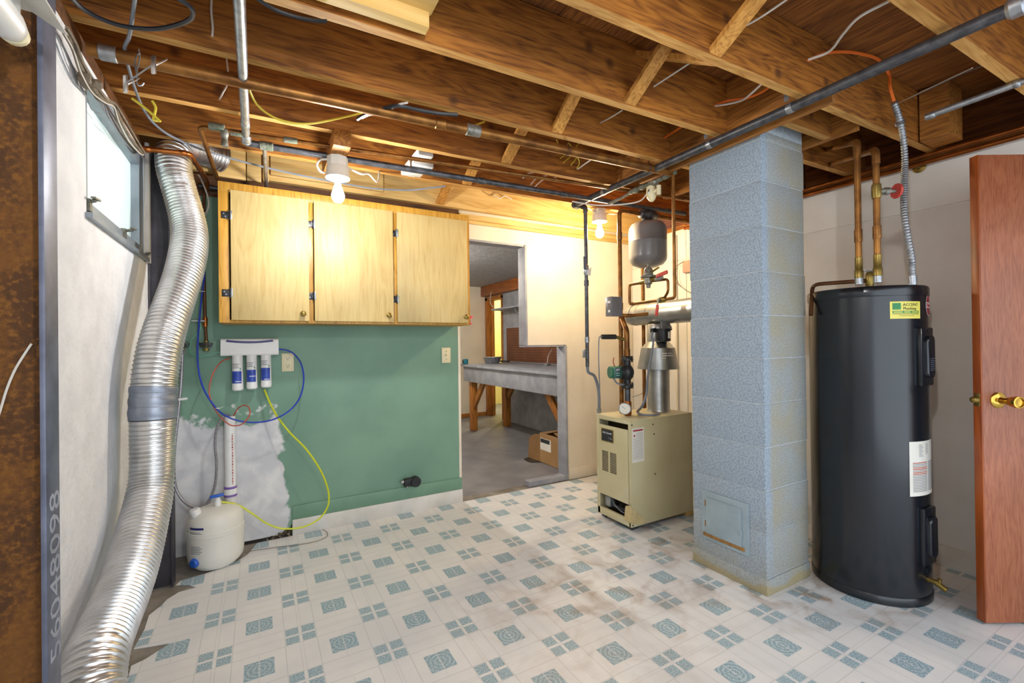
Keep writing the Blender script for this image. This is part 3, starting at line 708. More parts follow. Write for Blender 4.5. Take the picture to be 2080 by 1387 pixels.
# ================================================================== WALL CABINET
CY = 2.93
cab = thing('wall_cabinet', 'pale birch wall cabinet with three doors over the green wall', 'cabinet', (.56, CY+.16, 1.355))
cx0, cx1, cz0, cz1 = -.19, 1.308, 1.356, 2.135
MB().box((cx0, CY+.02, cz0), (cx0+.018, BY-.002, cz1)).build('side_panel', 'frame', cab)
MB().box((cx1-.018, CY+.02, cz0), (cx1, BY-.002, cz1)).build('side_panel', 'frame', cab)
MB().box((cx0+.018, CY+.02, cz0), (cx1-.018, BY-.002, cz0+.016)).build('bottom_panel', 'frame', cab)
MB().box((cx0+.018, CY+.02, cz1-.016), (cx1-.018, BY-.002, cz1)).build('top_panel', 'frame', cab)
MB().box((cx0+.018, BY-.012, cz0+.016), (cx1-.018, BY-.003, cz1-.016)).build('back_panel', 'birch', cab)
MB().box((cx0, CY, cz1-.055), (cx1, CY+.02, cz1), .001).build('top_rail', 'frame', cab)
MB().box((cx0, CY+.001, cz0), (cx1, CY+.02, cz0+.018), .001).build('bottom_rail', 'frame', cab)
for a, c in ((cx0, cx0+.05), (.245, .287), (.752, .79), (cx1-.03, cx1)):
    MB().box((a, CY-.001, cz0), (c, CY+.02, cz1-.053), .001).build('stile', 'frame', cab)
def hinge(x, z, par):
    h = MB().box((x-.042, CY-.005, z-.02), (x-.004, CY-.001, z+.02), .002).cyl((x, CY-.012, z-.028), (x, CY-.012, z+.028), .006, 10).box((x-.012, CY-.012, z-.012), (x, CY-.003, z+.012))
    o = h.build('hinge', 'black', par)
    MB().box((x+.001, CY-.021, z-.024), (x+.010, CY-.017, z+.024), .002).build('hinge_plate', 'galv', par)
    for dx, dz in ((-.030, .007), (-.022, -.008)): MB().cyl((x+dx, CY-.0068, z+dz), (x+dx, CY-.004, z+dz), .0035, 8).build('screw', 'galv', par)
for i, (a, c, gap) in enumerate(((cx0+.058, .262, 0), (.287, .762, .004), (.784, cx1-.022, .004))):
    d = MB().box((a+gap, CY-.018, cz0+.014), (c, CY-.002, cz1-.045), .003).build('door', 'birch', cab)
    for z in (1.95, 1.52): hinge(a+gap-.002, z, d)
    kx = c-.035 if i < 2 else c-.022
    MB().lathe([(.007, 0), (.006, .01), (.016, .02), (.017, .026), (.012, .031), (.001, .033)], (kx, CY-.018, cz0+.055), (0, -1, 0), 18).build('knob', 'brass_old', d)
ck = P(958, 646, 'Y', 3.0)
b = MB().obox((1.309, 2.97, 1.385), (1.309+.001, 2.99, 1.41), .03, .02, bev=.005)
b.obox((1.315, 2.975, 1.40), (1.352, 2.985, 1.425), .016, .012, bev=.004).obox((1.315, 2.975, 1.39), (1.34, 2.985, 1.365), .014, .012, bev=.004).box((1.309, 2.955, 1.365), (1.323, 2.985, 1.425), .004)
b.build('plastic_clip', 'pinkclip', label='pink plastic clip on the side of the wooden cabinet', cat='clip')

# ================================================================== WATER FILTER AND PLUMBING ON THE GREEN WALL
fs = thing('water_filter', 'white under-sink water filter with three cartridges on the green wall', 'water filter', (-.047, BY-.05, .95))
fy = BY-.085
b = MB(); b.prism([(BY-.001, 1.17), (fy+.006, 1.17), (fy, 1.178), (fy+.012, 1.262), (fy+.02, 1.27), (BY-.001, 1.272)], .306, 'X', -.2)
b.build('manifold_cover', 'wplastic', fs)
n = 10; v = []
for i in range(n+1):
    t = i/n; xx = -.175+t*.255; zz = 1.243+.010*(2*t-1)**2
    for dz, off in ((0, 0), (.013, 0)):
        v.append((xx+(dz*.6 if i == 0 else -dz*.6 if i == n else 0), fy+(zz+dz-1.178)/.084*.012-.0012, zz+dz))
MB().add(v, [(2*i, 2*i+2, 2*i+3, 2*i+1) for i in range(n)]).build('blue_stripe', 'navy', fs)
for i, (px, zb, l0, l1, g) in enumerate(((482.5, .957, 787, 754, 775), (511.5, .962, 784, 751, 764), (540.5, .968, 779, 747, 770))):
    c = P(px, 745, 'Y', fy+.032); cx = c.x
    o = MB().lathe([(.024, zb), (.0295, zb+.006), (.031, zb+.02), (.029, zb+.055), (.0285, 1.171)], (cx, fy+.032, 0), n=28).build('cartridge', 'wplastic', fs)
    def patch(a0, a1, z0, z1, r, nm, m, k=8):
        vv = []
        for j in range(k+1):
            a = math.radians(a0+(a1-a0)*j/k)
            for z in (z0, z1): vv.append((cx+r*math.sin(a), fy+.032-r*math.cos(a), z))
        MB().add(vv, [(2*j, 2*j+2, 2*j+3, 2*j+1) for j in range(k)]).build(nm, m, o)
    z0, z1 = P(px, l0, 'Y', fy).z, P(px, l1, 'Y', fy).z
    patch(-70, 45, z0, z1, .0296, 'label', 'label_blue')
    zg = P(px, g, 'Y', fy).z
    patch(-25, 38, zg-.0018, zg+.0018, .0299, 'label_line', 'wplastic')
    for q in range(3): patch(-65, 15-10*(q % 2), z1+.018+q*.011, z1+.023+q*.011, .0292, 'print_line', 'ink_grey')
    patch(24, 36, z1+.008, z1+.017, .0293, 'green_mark', 'stk_green')
# valve box and stop valves
vb = thing('supply_box', 'green painted laundry supply plate with two black stop valves on the back wall', 'valve box', (-.32, BY-.01, 1.17))
MB().box((-.42, BY-.008, 1.165), (-.222, BY-.001, 1.262), .002).build('plate', 'green_trim', vb)
for px in (371, 419):
    c = P(px, 700, 'Y', BY-.04)
    v = MB().lathe([(.012, -.02), (.014, 0), (.012, .022)], c, n=12).cyl(c, (c.x, BY-.008, c.z), .009, 10).build('valve', 'brass_old', vb)
    MB().obox(c+Vector((-.034, -.018, .004)), c+Vector((.034, -.018, .004)), .018, .016, bev=.004).obox(c+Vector((-.03, -.018, -.012)), c+Vector((.03, -.018, -.012)), .016, .008, bev=.003).build('handle', 'black', v)
    if px > 400: MB().lathe([(.018, 0), (.016, -.012), (.008, -.014)], c+Vector((0, -.004, -.024)), n=14).build('hose_thread', 'brass_old', v)
r1 = thing('copper_riser', 'dark copper riser down the green wall to the right stop valve', 'pipe', P(418, 692, 'Y', BY-.04))
ps = PL('Y', BY-.04, (415, 372), (413, 480), (415, 580), (417, 660), (419, 692))
MB().tube(ps, .0085, 10).build('pipe', 'copper_dark', r1)
MB().cyl(ps[3]+Vector((0, 0, .045)), ps[3]+Vector((0, 0, -.01)), .0125, 12).build('coupling', 'copper', r1)
c = P(411, 652, 'Y', BY-.045)
sv = MB().cyl(c+Vector((.012, 0, 0)), c+Vector((-.028, 0, 0)), .008, 10).lathe([(.007, 0), (.009, .012), (.006, .02)], c+Vector((-.014, 0, -.018)), n=10).build('saddle_valve', 'galv', r1)
MB().obox(c+Vector((-.026, -.004, .0)), c+Vector((-.052, -.004, .0)), .022, .006, bev=.002).build('valve_lever', 'wplastic', sv)
MB().tube(PL('Y', BY-.04, (372, 640), (373, 670), (372, 692)), .0085, 10).build('copper_riser', 'copper_dark', label='short dark copper riser half hidden by the duct, left stop valve', cat='pipe')
# tubes
cable('blue_tube', PL('Y', 3.2, (376, 366, 3.12), (385, 380, 3.14), (400, 405, 3.18), (414, 440), (417, 500), (415, 560), (409, 610), (405, 650, 3.19), (402, 690, 3.16), (402, 740, 3.14), (410, 780, 3.12), (425, 810, 3.11), (445, 835, 3.1), (470, 850, 3.1), (500, 857, 3.1), (530, 857, 3.1), (560, 850, 3.1),
      (590, 832, 3.11), (610, 805, 3.12), (617, 770, 3.14), (612, 740, 3.16), (600, 722, 3.18), (585, 712, 3.19), (566, 709, 3.2)), .0048, 'blue', 'blue plastic tube looping round the white water filter', 'tube', n=8)
cable('red_tube', PL('Y', 3.17, (467, 727, 3.19), (448, 736), (432, 760, 3.14), (425, 790, 3.12), (428, 812, 3.11), (438, 833, 3.11), (452, 851, 3.11), (470, 864, 3.1), (490, 862, 3.09), (503, 850, 3.09), (508, 836, 3.1), (503, 825, 3.12), (492, 824, 3.14), (482, 831, 3.17), (474, 845, 3.2)), .0036, 'redtube', 'thin red tube curling from the water filter into the white standpipe', 'tube', n=8)
cable('lime_tube', PL('Y', 3.17, (537, 791, 3.195), (543, 806, 3.18), (552, 826, 3.16), (566, 850, 3.14), (590, 880, 3.10), (620, 910, 3.07), (645, 945, 3.05), (660, 975, 3.04), (668, 1005, 3.03), (665, 1030, 3.03), (650, 1052, 3.03), (625, 1067, 3.03), (600, 1073, 3.03), (570, 1073, 3.03), (540, 1062, 3.04), (515, 1045, 3.05), (490, 1029, 3.06), (470, 1022, 3.07), (447, 1019, 3.07)),
      .0055, 'lime', 'yellow-green tube sweeping from the water filter down to the white tank', 'tube', n=8)
cable('mint_tube', PL('Y', 3.18, (407, 656), (407, 668), (398, 680), (389, 690), (386, 702), (387, 714), (394, 721), (405, 724), (420, 722), (435, 717), (451, 714, 3.19)), .0024, 'mint', 'thin mint-green tube from the saddle valve to the water filter', 'tube')
cable('white_tube', PL('Y', 3.16, (402, 354, 3.1), (409, 365, 3.12), (419, 390), (424, 412), (420, 430), (410, 445, 3.1), (400, 455, 3.05), (392, 458, 2.95)), .0045, 'wcable', 'white tube curving down behind the duct beside the cabinet', 'tube')
for k, (x, y) in enumerate(((413, 432), (412, 592), (442, 829))):
    c = P(x, y, 'Y', 3.185 if k < 2 else 3.105)
    MB().lathe([(.012, -.002), (.013, 0), (.012, .002)], c, (.1, 0, 1), 12).obox(c+Vector((.012, 0, 0)), c+Vector((.028 if k == 2 else -.03, 0, .006)), .004, .002).build('cable_tie', 'wplastic', label=['white cable tie high on the blue tube', 'white cable tie low on the blue tube by the cabinet foot', 'white cable tie at the lower left of the blue loop'][k], cat='cable tie')
hs = thing('braided_hose', 'grey braided hose hanging in a loop from the stop valve to the standpipe', 'hose', P(395, 1030, 'Y', 3.1))
hp = PL('Y', 3.15, (371, 712, 3.2), (370, 740, 3.19), (367, 790, 3.17), (361, 850, 3.15), (355, 905, 3.14), (353, 950, 3.13), (357, 990, 3.13), (372, 1016, 3.13), (395, 1030, 3.14), (420, 1022, 3.14), (436, 988, 3.14), (440, 945, 3.14), (437, 905, 3.15), (440, 872, 3.16), (450, 851, 3.18), (460, 842, 3.2), (466, 846, 3.205))
MB().tube(bz(hp, 10), .0078, 9).build('hose', 'hose_steel', hs)
MB().cyl(hp[0]+Vector((0, 0, .012)), hp[0]+Vector((0, 0, -.02)), .0145, 6).build('nut', 'galv', hs)
MB().cyl(P(466, 842, 'Y', 3.2), P(466, 862, 'Y', 3.2), .009, 10).build('end_tube', 'gcable', hs)
c = P(368, 811, 'Y', 3.165); MB().obox(c+Vector((-.012, -.008, 0)), c+Vector((.03, -.008, .004)), .006, .012).build('cable_tie', 'wplastic', hs)
# standpipe
dx, dy = -.158, 3.205
sp_ = thing('standpipe', 'white plastic standpipe with red print standing on the back wall', 'pipe', (dx, dy, 0))
MB().lathe([(.0265, 0), (.0265, .33), (.034, .332), (.034, .375), (.0295, .378), (.0295, .805), (.025, .805), (.025, .70)], (dx, dy, 0), n=24).build('pipe', 'wplastic', sp_)
MB().lathe([(.0302, .372), (.0345, .372), (.0348, .38), (.0302, .385)], (dx, dy, 0), n=24).build('primer_band', 'purple', sp_)
MB().lathe([(.0345, .325), (.0348, .332), (.0345, .338)], (dx, dy, 0), n=24).build('primer_band', 'purple', sp_)
def bend_pipe(x, y, z):
    a = math.radians(25)+y/.03; return Vector((dx+(.0297+z)*math.sin(a), dy-(.0297+z)*math.cos(a), .57+x))
zq = .40
for k_ in range(24):
    l_ = (.006, .012, .009, .004)[k_ % 4]; vv = []
    for j in range(3):
        for z_ in (zq, zq+l_): vv.append(bend_pipe(z_-.57, -.003+.003*j, .0004))
    MB().add(vv, [(2*j, 2*j+2, 2*j+3, 2*j+1) for j in range(2)]).build('print_mark', 'ink_red', sp_); zq += l_+.005
# outlet, switch, black receptacle
ol = thing('wall_outlet', 'ivory double socket on the green wall beside the water filter', 'outlet', (.16, BY, 1.06))
MB().box((.125, BY-.007, 1.06), (.196, BY-.0005, 1.177), .002).build('cover_plate', 'ivory', ol)
for z in (1.145, 1.095):
    s_ = MB().lathe([(.017, 0), (.0165, .003), (.001, .003)], (.1605, BY-.007, z), (0, -1, 0), 20).build('socket', 'ivory', ol)
    MB().box((.152, BY-.0112, z-.002), (.1545, BY-.0095, z+.008)).box((.1665, BY-.0112, z-.002), (.169, BY-.0095, z+.008)).cyl((.1605, BY-.0095, z-.009), (.1605, BY-.0112, z-.009), .003, 8).build('slots', 'ink', s_)
sw = thing('light_switch', 'ivory light switch near the right edge of the green wall', 'switch', (1.245, BY, 1.08))
MB().box((1.21, BY-.007, 1.08), (1.281, BY-.0005, 1.197), .002).build('cover_plate', 'ivory', sw)
MB().obox((1.2455, BY-.006, 1.138), (1.2455, BY-.02, 1.146), .009, .014, bev=.001).build('toggle', 'ivory', sw)
for z in (1.108, 1.169): MB().cyl((1.2455, BY-.0068, z), (1.2455, BY-.0085, z), .0035, 8).build('screw', 'brass_old', sw)
rc = thing('dryer_receptacle', 'black surface-mounted power receptacle low on the green wall', 'receptacle', (.95, BY-.03, .2))
MB().box((.90, BY-.05, .20), (.965, BY-.014, .255), .008).build('body', 'rubber', rc)
q = MB().lathe([(.036, 0), (.038, .01), (.037, .04), (.033, .045)], (.985, BY-.014, .225), (0, -1, 0), 28).build('face', 'rubber', rc)
sl_ = MB()
for a in (35, 145, 270):
    ca, sa = math.cos(math.radians(a))*.018, math.sin(math.radians(a))*.018
    sl_.obox((.985+ca*.7, BY-.0595, .225+sa*.7), (.985+ca*1.25, BY-.0595, .225+sa*1.25), .006, .002, up=(0, 1, 0))
sl_.build('slots', 'ink', q)
MB().lathe([(.011, 0), (.013, .004), (.012, .02)], (.9, BY-.034, .235), (-1, 0, 0), 12).cyl((.925, BY-.034, .2), (.925, BY-.034, .188), .008, 10).build('cable_clamp', 'galv', rc)
# storage tank
tx, ty = -.222, 3.06
tk = thing('storage_tank', 'white water storage tank with blue valve standing on the floor', 'tank', (tx, ty, 0))
MB().lathe([(.095, .012), (.118, .02), (.132, .04), (.137, .08), (.137, .185), (.139, .187), (.139, .212), (.137, .214), (.137, .255), (.13, .285), (.108, .307), (.06, .322), (.02, .325), (.001, .325)], (tx, ty, 0), n=40).build('body', 'wtank', tk)
MB().lathe([(.085, 0), (.1, .003), (.1, .015), (.09, .018)], (tx, ty, 0), n=32).build('stand', 'wtank', tk)
MB().lathe([(.016, .322), (.018, .345), (.012, .36), (.012, .372)], (tx+.01, ty-.01, 0), n=16).build('valve', 'wplastic', tk)
MB().obox((tx-.028, ty-.012, .378), (tx+.04, ty-.012, .384), .022, .014, bev=.003).build('valve_lever', 'bluecap', tk)
def on_tank(a, r, z): a = math.radians(a); return Vector((tx+r*math.sin(a), ty-r*math.cos(a), z))
a = on_tank(-42, .128, .062); MB().lathe([(.024, 0), (.026, .012), (.02, .022), (.001, .024)], a, (a-Vector((tx, ty, .062))), 18).build('drain_plug', 'bluecap', tk)
a = on_tank(-60, .10, .30); MB().lathe([(.026, 0), (.027, .03), (.022, .038), (.001, .04)], a, (-.25, -.1, 1), 18).build('air_cap', 'wplastic', tk)
def tpatch(a0, a1, z0, z1, m, nm, r=.1375):
    vv = []
    for j in range(9):
        for z in (z0, z1): vv.append(on_tank(a0+(a1-a0)*j/8, r, z))
    MB().add(vv, [(2*j, 2*j+2, 2*j+3, 2*j+1) for j in range(8)]).build(nm, m, tk)
tpatch(-55, -20, .238, .25, 'navy', 'label_band')
for q in range(4): tpatch(-54, -28+4*(q % 2), .222-q*.007, .2255-q*.007, 'ink_grey', 'print_line')
for q in range(5): tpatch(-52, -28+4*(q % 2), .145-q*.009, .149-q*.009, 'ink_grey', 'print_line')
# broken wall foot and floor wire
rb = MB(); random.seed(3)
for i in range(70):
    x = random.uniform(.02, .172); zt = max(.008, .05*(x-.0)/.17)
    c = Vector((x, BY-random.uniform(0, .016), random.uniform(0, zt))); s_ = random.uniform(.005, .013)
    v = [c+Vector((random.uniform(-1, 1), random.uniform(-1, 1), random.uniform(-1, 1)))*s_ for _ in range(4)]
    rb.add(v, [(0, 1, 2), (0, 2, 3), (0, 3, 1), (1, 3, 2)])
rb.build('broken_plaster', 'rubble', kind='stuff', label='crumbled plaster at the foot of the white patch on the green wall', cat='rubble')
MB().box((-.38, BY-.006, .0), (.175, BY-.0005, .016)).prism([(.09, .016), (.175, .016), (.175, .075), (.165, .05), (.14, .045), (.12, .028)], .004, 'Y', BY-.0045).build('dark_foot_gap', 'dark_gap', kind='structure')  # dark strip standing in for the shaded hollow at the broken wall foot
cable('floor_wire', [P(x, y, 'Z', .004) for x, y in ((652, 1060), (655, 1074), (664, 1080), (663, 1090), (640, 1100), (600, 1107), (560, 1111), (520, 1117), (498, 1122))], .0015, 'browncable', 'thin brown wire lying on the vinyl floor beside the tank', 'wire')

# ================================================================== CHIMNEY
hx0, hx1, hy0, hy1 = 2.105, 2.472, 1.288, 1.702
ch = thing('chimney', 'grey painted concrete block chimney beside the black water heater', 'chimney', ((hx0+hx1)/2, (hy0+hy1)/2, 0))
zj = [.079, .292, .497, .706, .916, 1.134, 1.345, 1.557, 1.778, 1.996, 2.195]
MB().box((hx0+.003, hy0+.003, 0), (hx1-.003, hy1-.003, JZ+.2)).build('mortar_core', 'mortar', ch)
for i, (a, c) in enumerate(zip(zj, zj[1:])):
    o = .0015*math.sin(i*2.3)
    MB().box((hx0+o, hy0-o, a+.002), (hx1+o, hy1-o, c-.002), .003).build('block', 'block', ch)
MB().box((hx0-.006, hy0-.006, 0), (hx1+.006, hy1+.004, .077), .004).build('base_course', 'block', ch)
MB().box((hx0+.004, hy0+.002, 2.196), (hx1-.002, hy1-.004, 2.238), .004).build('mortar_cap', 'block', ch)
# cleanout door on the left face
ya, yb = 1.655, 1.36
def CP(x, y): p = P(x, y, 'X', hx0); return (p.y, p.z)
cf = MB(); q0, q1 = CP(1424, 1068), CP(1520, 1030)
yl, yr, zb, zt = 1.640, 1.372, .155, .415
fo = MB(); e_ = .03
fo.box((hx0-.009, yr, zb), (hx0-.001, yr+e_, zt), .002).box((hx0-.009, yl-e_, zb), (hx0-.001, yl, zt), .002).box((hx0-.009, yr+e_, zt-e_), (hx0-.001, yl-e_, zt), .002).box((hx0-.009, yr+e_, zb), (hx0-.001, yl-e_, zb+e_), .002)
cl = MB().box((hx0-.009, yr, zb), (hx0+.001, yl, zt), .002).build('cleanout_frame', 'ashdoor', ch)
dd = MB().box((hx0-.016, yr+.035, zb+.035), (hx0-.010, yl-.03, zt-.032), .003).build('cleanout_door', 'ashdoor', ch)
MB().box((hx0-.019, yr+.03, zb+.09), (hx0-.012, yr+.05, zb+.12), .002).build('latch', 'ashdoor', dd)
for z in (zb+.07, zt-.08): MB().cyl((hx0-.012, yl-.026, z), (hx0-.012, yl-.026, z+.03), .004, 8).build('hinge', 'rusty_trim', dd)
MB().obox((hx0-.011, yr+.02, zb+.026), (hx0-.011, yl-.01, zb+.026), .006, .018, up=(0, 0, 1), bev=.002).build('rusty_lip', 'rusty_trim', ch)

# ================================================================== WATER HEATER
wx, wy, wr, wh = 2.685, 1.113, .2385, 1.468
wt = thing('water_heater', 'black cylindrical electric water heater beside the block chimney', 'water heater', (wx, wy, 0))
MB().lathe([(wr-.006, .0), (wr-.002, .012), (wr, .03), (wr, wh-.045)], (wx, wy, 0), n=72).build('jacket', 'enamel', wt)
MB().lathe([(wr+.003, wh-.048), (wr+.005, wh-.044), (wr+.005, wh-.008), (wr, wh), (wr-.012, wh-.001), (.001, wh-.006)], (wx, wy, 0), n=72).build('top_cap', 'enamel', wt)
MB().lathe([(wr+.001, .0), (wr+.004, .004), (wr+.004, .035), (wr+.001, .04)], (wx, wy, 0), n=72).build('base_ring', 'enamel', wt)
def wa(px, py=700):                                        # angle on the jacket seen at a pixel column
    d = _fw+RI*((px-1040)/FPX)-UP*((py-693.5)/FPX); d2 = Vector((d.x, d.y)); o = -Vector((wx, wy))
    A, B, C = d2.dot(d2), 2*o.dot(d2), o.dot(o)-wr*wr; D = max(B*B-4*A*C, 0)
    t = (-B-math.sqrt(D))/(2*A); p = o+d2*t; z = CH+d.z*t
    return math.atan2(p.y, p.x), z
def wp(a, r, z): return Vector((wx+r*math.cos(a), wy+r*math.sin(a), z))
def wpatch(a0, a1, z0, z1, m, nm, par, r=wr+.0012, k=10):
    vv = []
    for j in range(k+1):
        for z in (z0, z1): vv.append(wp(a0+(a1-a0)*j/k, r, z))
    return MB().add(vv, [(2*j, 2*j+2, 2*j+3, 2*j+1) for j in range(k)]).build(nm, m, par)
(a0, z1), (a1, _) = wa(1807, 612), wa(1868, 612); z0 = wa(1835, 647)[1]; z1 = wa(1835, 612)[1]
st = wpatch(a0, a1, z0, z1, 'stk_yellow', 'sticker', wt)
ww, hh = (a1-a0), z1-z0
wpatch(a0+.07*ww, a0+.31*ww, z0+hh*.53, z1-hh*.09, 'stk_green', 'sticker_mark', st, wr+.0018)
wpatch(a0+.07*ww, a0+.93*ww, z0+hh*.31, z0+hh*.45, 'stk_green', 'sticker_band', st, wr+.0018)
def bend_w(ac, zc, r):
    return lambda x, y, z: wp(ac+x/wr, r+z, zc+y)
text('ACCENT', hh*.24, 'ink', st, (0, 0, 0), (1, 0, 0), (0, 1, 0), bend=bend_w(a0+.63*ww, z1-hh*.2, wr+.0018), sx=1.0)
text('Plumbing', hh*.22, 'ink', st, (0, 0, 0), (1, 0, 0), (0, 1, 0), bend=bend_w(a0+.60*ww, z1-hh*.42, wr+.0018))
for q0_, q1_ in ((.10, .36), (.40, .62), (.66, .9)): wpatch(a0+q0_*ww, a0+q1_*ww, z0+hh*.355, z0+hh*.405, 'stk_yellow', 'print_line', st, wr+.0022, 4)
for q, f_ in ((.24, .86), (.15, .5)): wpatch(a0+.07*ww+(.86-f_)*ww*.5, a0+.07*ww+(.86-f_)*ww*.5+f_*ww, z0+hh*q, z0+hh*(q+.03), 'brass_old', 'print_line', st, wr+.0018)
# red oval badge
ac = wa(1885, 620)[0]; zc = wa(1885, 620)[1]
def oval(rx, ry, r, m, nm, zo=0):
    vv = [wp(ac, r, zc+zo)]+[wp(ac+rx*math.cos(2*PI*i/28)/wr, r, zc+zo+ry*math.sin(2*PI*i/28)) for i in range(28)]
    return MB().add(vv, [(0, i+1, (i+1) % 28+1) for i in range(28)]).build(nm, m, wt)
oval(.042, .05, wr+.0014, 'wplastic', 'badge_rim'); oval(.038, .046, wr+.0018, 'ink_red', 'badge')
wpatch(ac-.036/wr, ac+.036/wr, zc-.013, zc+.013, 'wplastic', 'badge_band', wt, wr+.0022)
text('Rheem', .026, 'ink_red', wt, (0, 0, 0), (1, 0, 0), (0, 1, 0), bend=bend_w(ac, zc, wr+.0026), sx=.9)
# white rating label
a0 = wa(1847, 950)[0]; z1, z0 = wa(1860, 897)[1], wa(1860, 1008)[1]; a1 = a0+.95
lb = wpatch(a0, a1, z0, z1, 'paper', 'rating_label', wt, k=14)
ww, hh = a1-a0, z1-z0
for q in range(9): wpatch(a0+ww*.22, a0+ww*(.30+.02*(q % 3)), z1-hh*(.07+.026*q), z1-hh*(.06+.026*q), 'ink_grey', 'print_line', lb, wr+.0018, 3)
for q in range(7): wpatch(a0+ww*.42, a0+ww*(.5+.02*(q % 2)), z1-hh*(.06+.03*q), z1-hh*(.05+.03*q), 'ink_grey', 'print_line', lb, wr+.0018, 3)
for q in range(19):
    m = 'redtube' if q in (0, 3, 4, 6, 7) else 'ink_grey'
    wpatch(a0+ww*.07, a0+ww*.46, z0+hh*(.60-.029*q), z0+hh*(.615-.029*q), m, 'print_line', lb, wr+.0018, 4)
    wpatch(a0+ww*.5, a0+ww*.92, z0+hh*(.60-.029*q), z0+hh*(.615-.029*q), 'ink_grey', 'print_line', lb, wr+.0018, 4)
# two access covers
def cover(yt, yb_, nm):
    ac = wa(1868, 720)[0]+.15; zt, zb = wa(1880, yt)[1], wa(1880, yb_)[1]
    n = Vector((math.cos(ac), math.sin(ac), 0)); t = Vector((-math.sin(ac), math.cos(ac), 0)); c = Vector((wx, wy, 0))+n*(wr-.012)
    o = MB(); tb = MB().box((-.052, 0, zb), (.052, .026, zt), .007)
    o.add([c+t*p.x+n*p.y+Vector((0, 0, p.z)) for p in tb.v], tb.f); o = o.build('access_cover', 'enamel', wt)
    k = 20; vv = []; h2 = (zt-zb)*.36
    for (sx_, dep) in ((.036, .024), (.034, .036), (.026, .041)):
        for i in range(k):
            a = 2*PI*i/k; ex, ez = math.cos(a), math.sin(a)
            vv.append(c+t*(sx_*ex)+n*dep+Vector((0, 0, (zt+zb)/2+(h2-sx_)*(1 if ez > 0 else -1)+sx_*ez)))
    ff = [(j*k+i, j*k+(i+1) % k, (j+1)*k+(i+1) % k, (j+1)*k+i) for j in range(2) for i in range(k)]+[tuple(2*k+i for i in range(k))]
    MB().add(vv, ff).build('raised_grip', 'enamel', o)
    MB().cyl(c+n*.024+Vector((0, 0, zt-.014)), c+n*.029+Vector((0, 0, zt-.014)), .005, 10).build('screw', 'black', o)
    tb = MB()
    for q in range(7):
        cc = c+n*.0412+Vector((0, 0, (zt+zb)/2-h2*.1-q*.0085))
        tb.obox(cc-t*.018, cc+t*.018, .0035, .002, up=n)
    if nm: tb.build('grip_ribs', 'steel_blue', o, kind='stuff')
cover(665, 783, True); cover(1030, 1146, False)
# drain valve
ad = wa(1886, 1190)[0]; zc = .115; n = Vector((math.cos(ad), math.sin(ad), 0)); c = Vector((wx, wy, zc))+n*(wr-.01)
dv = MB().cyl(c, c+n*.05, .011, 14).cyl(c+n*.035, c+n*.075+Vector((0, 0, -.02)), .012, 14).cyl(c+n*.05, c+n*.05+Vector((.0, 0, .02)), .008, 10).build('drain_valve', 'brass_old', wt)
MB().lathe([(.024, 0), (.024, .006), (.012, .01)], c+n*.01+Vector((0, 0, .045)), n, 16).build('plug_cap', 'enamel', wt)
# pipes on the heater
H1, H2 = P(1745, 578, 'Z', wh-.002), P(1783, 574, 'Z', wh-.002)
def top_on(p, py): d = _fw-UP*((py-693.5)/FPX)+RI*(((1745 if p is H1 else 1783)-1040)/FPX); t = math.hypot(p.x, p.y)/math.hypot(d.x, d.y); return CH+d.z*t
for k, (p, pyt, end, lab) in enumerate(((H1, 288, (1640, 313), 'copper supply pipe rising from the heater top, nearer the chimney'), (H2, 304, (1640, 348), 'copper supply pipe with red handwheel valve above the heater'))):
    zt = top_on(p, pyt)-.0
    e_ = P(end[0], end[1], 'Y', 1.80)
    cp = thing('heater_pipe', lab, 'pipe', p)
    mid = Vector((p.x, p.y, zt))
    dire = (e_-mid).normalized()
    MB().tube(fil([p+Vector((0, 0, .10)), mid, e_], .035), .0125, 14).build('pipe', 'copper_old', cp)
    MB().lathe([(.014, .0), (.014, .028), (.017, .03), (.017, .062), (.0145, .066), (.0145, .12), (.0125, .122)], p, n=16).build('dielectric_union', 'brass_old', cp)
    MB().lathe([(.015, 0), (.015, .03)], p+Vector((0, 0, .0)), n=16).build('nipple', 'galv', cp)
    MB().lathe([(.0150, 0), (.0155, .004), (.0155, .05), (.015, .055)], p+Vector((0, 0, .19)), n=16).build('coupling', 'copper_old', cp)
    MB().tube(fil([mid-Vector((0, 0, .06)), mid, mid+dire*.06], .035), .0152, 14).build('elbow', 'copper_old', cp)
    if k == 1:
        zv = CH+(P(1783, 388, 'X', p.x)-CAM).z*1.0
        zv = top_on(p, 388)
        v0 = Vector((p.x, p.y, zv)); sd = Vector((.872, -.49, 0))
        tt = MB().lathe([(.016, -.03), (.018, -.02), (.018, .02), (.016, .03)], v0, n=16).build('tee', 'brass_old', cp)
        MB().cyl(v0, v0+sd*.03, .012, 12).lathe([(.011, .03), (.016, .035), (.016, .052), (.009, .056), (.007, .085)], v0, sd, 12).build('valve_body', 'solder', cp)
        MB().lathe([(.008, .083), (.03, .083), (.033, .087), (.03, .093), (.008, .093)], v0, sd, 10).build('handwheel', 'red', cp)
# relief valve pipe
rv = thing('relief_pipe', 'dark copper relief pipe bending over the left rim of the heater', 'pipe', H1)
c = P(1757, 570, 'Z', wh+.03)
MB().tube(fil([c, P(1660, 577, 'Z', wh+.034), P(1650, 583, 'Z', wh+.03), P(1647, 640, 'Y', 1.25)], .03), .0095, 12).build('pipe', 'copper_dark', rv)
MB().lathe([(.013, -.035), (.016, -.02), (.019, 0), (.016, .03), (.01, .04)], c+Vector((.02, -.01, .0)), n=16).build('relief_valve', 'brass_old', rv)
MB().obox(c+Vector((-.03, -.01, .045)), c+Vector((.06, -.03, .04)), .012, .004).build('test_lever', 'galv', rv)
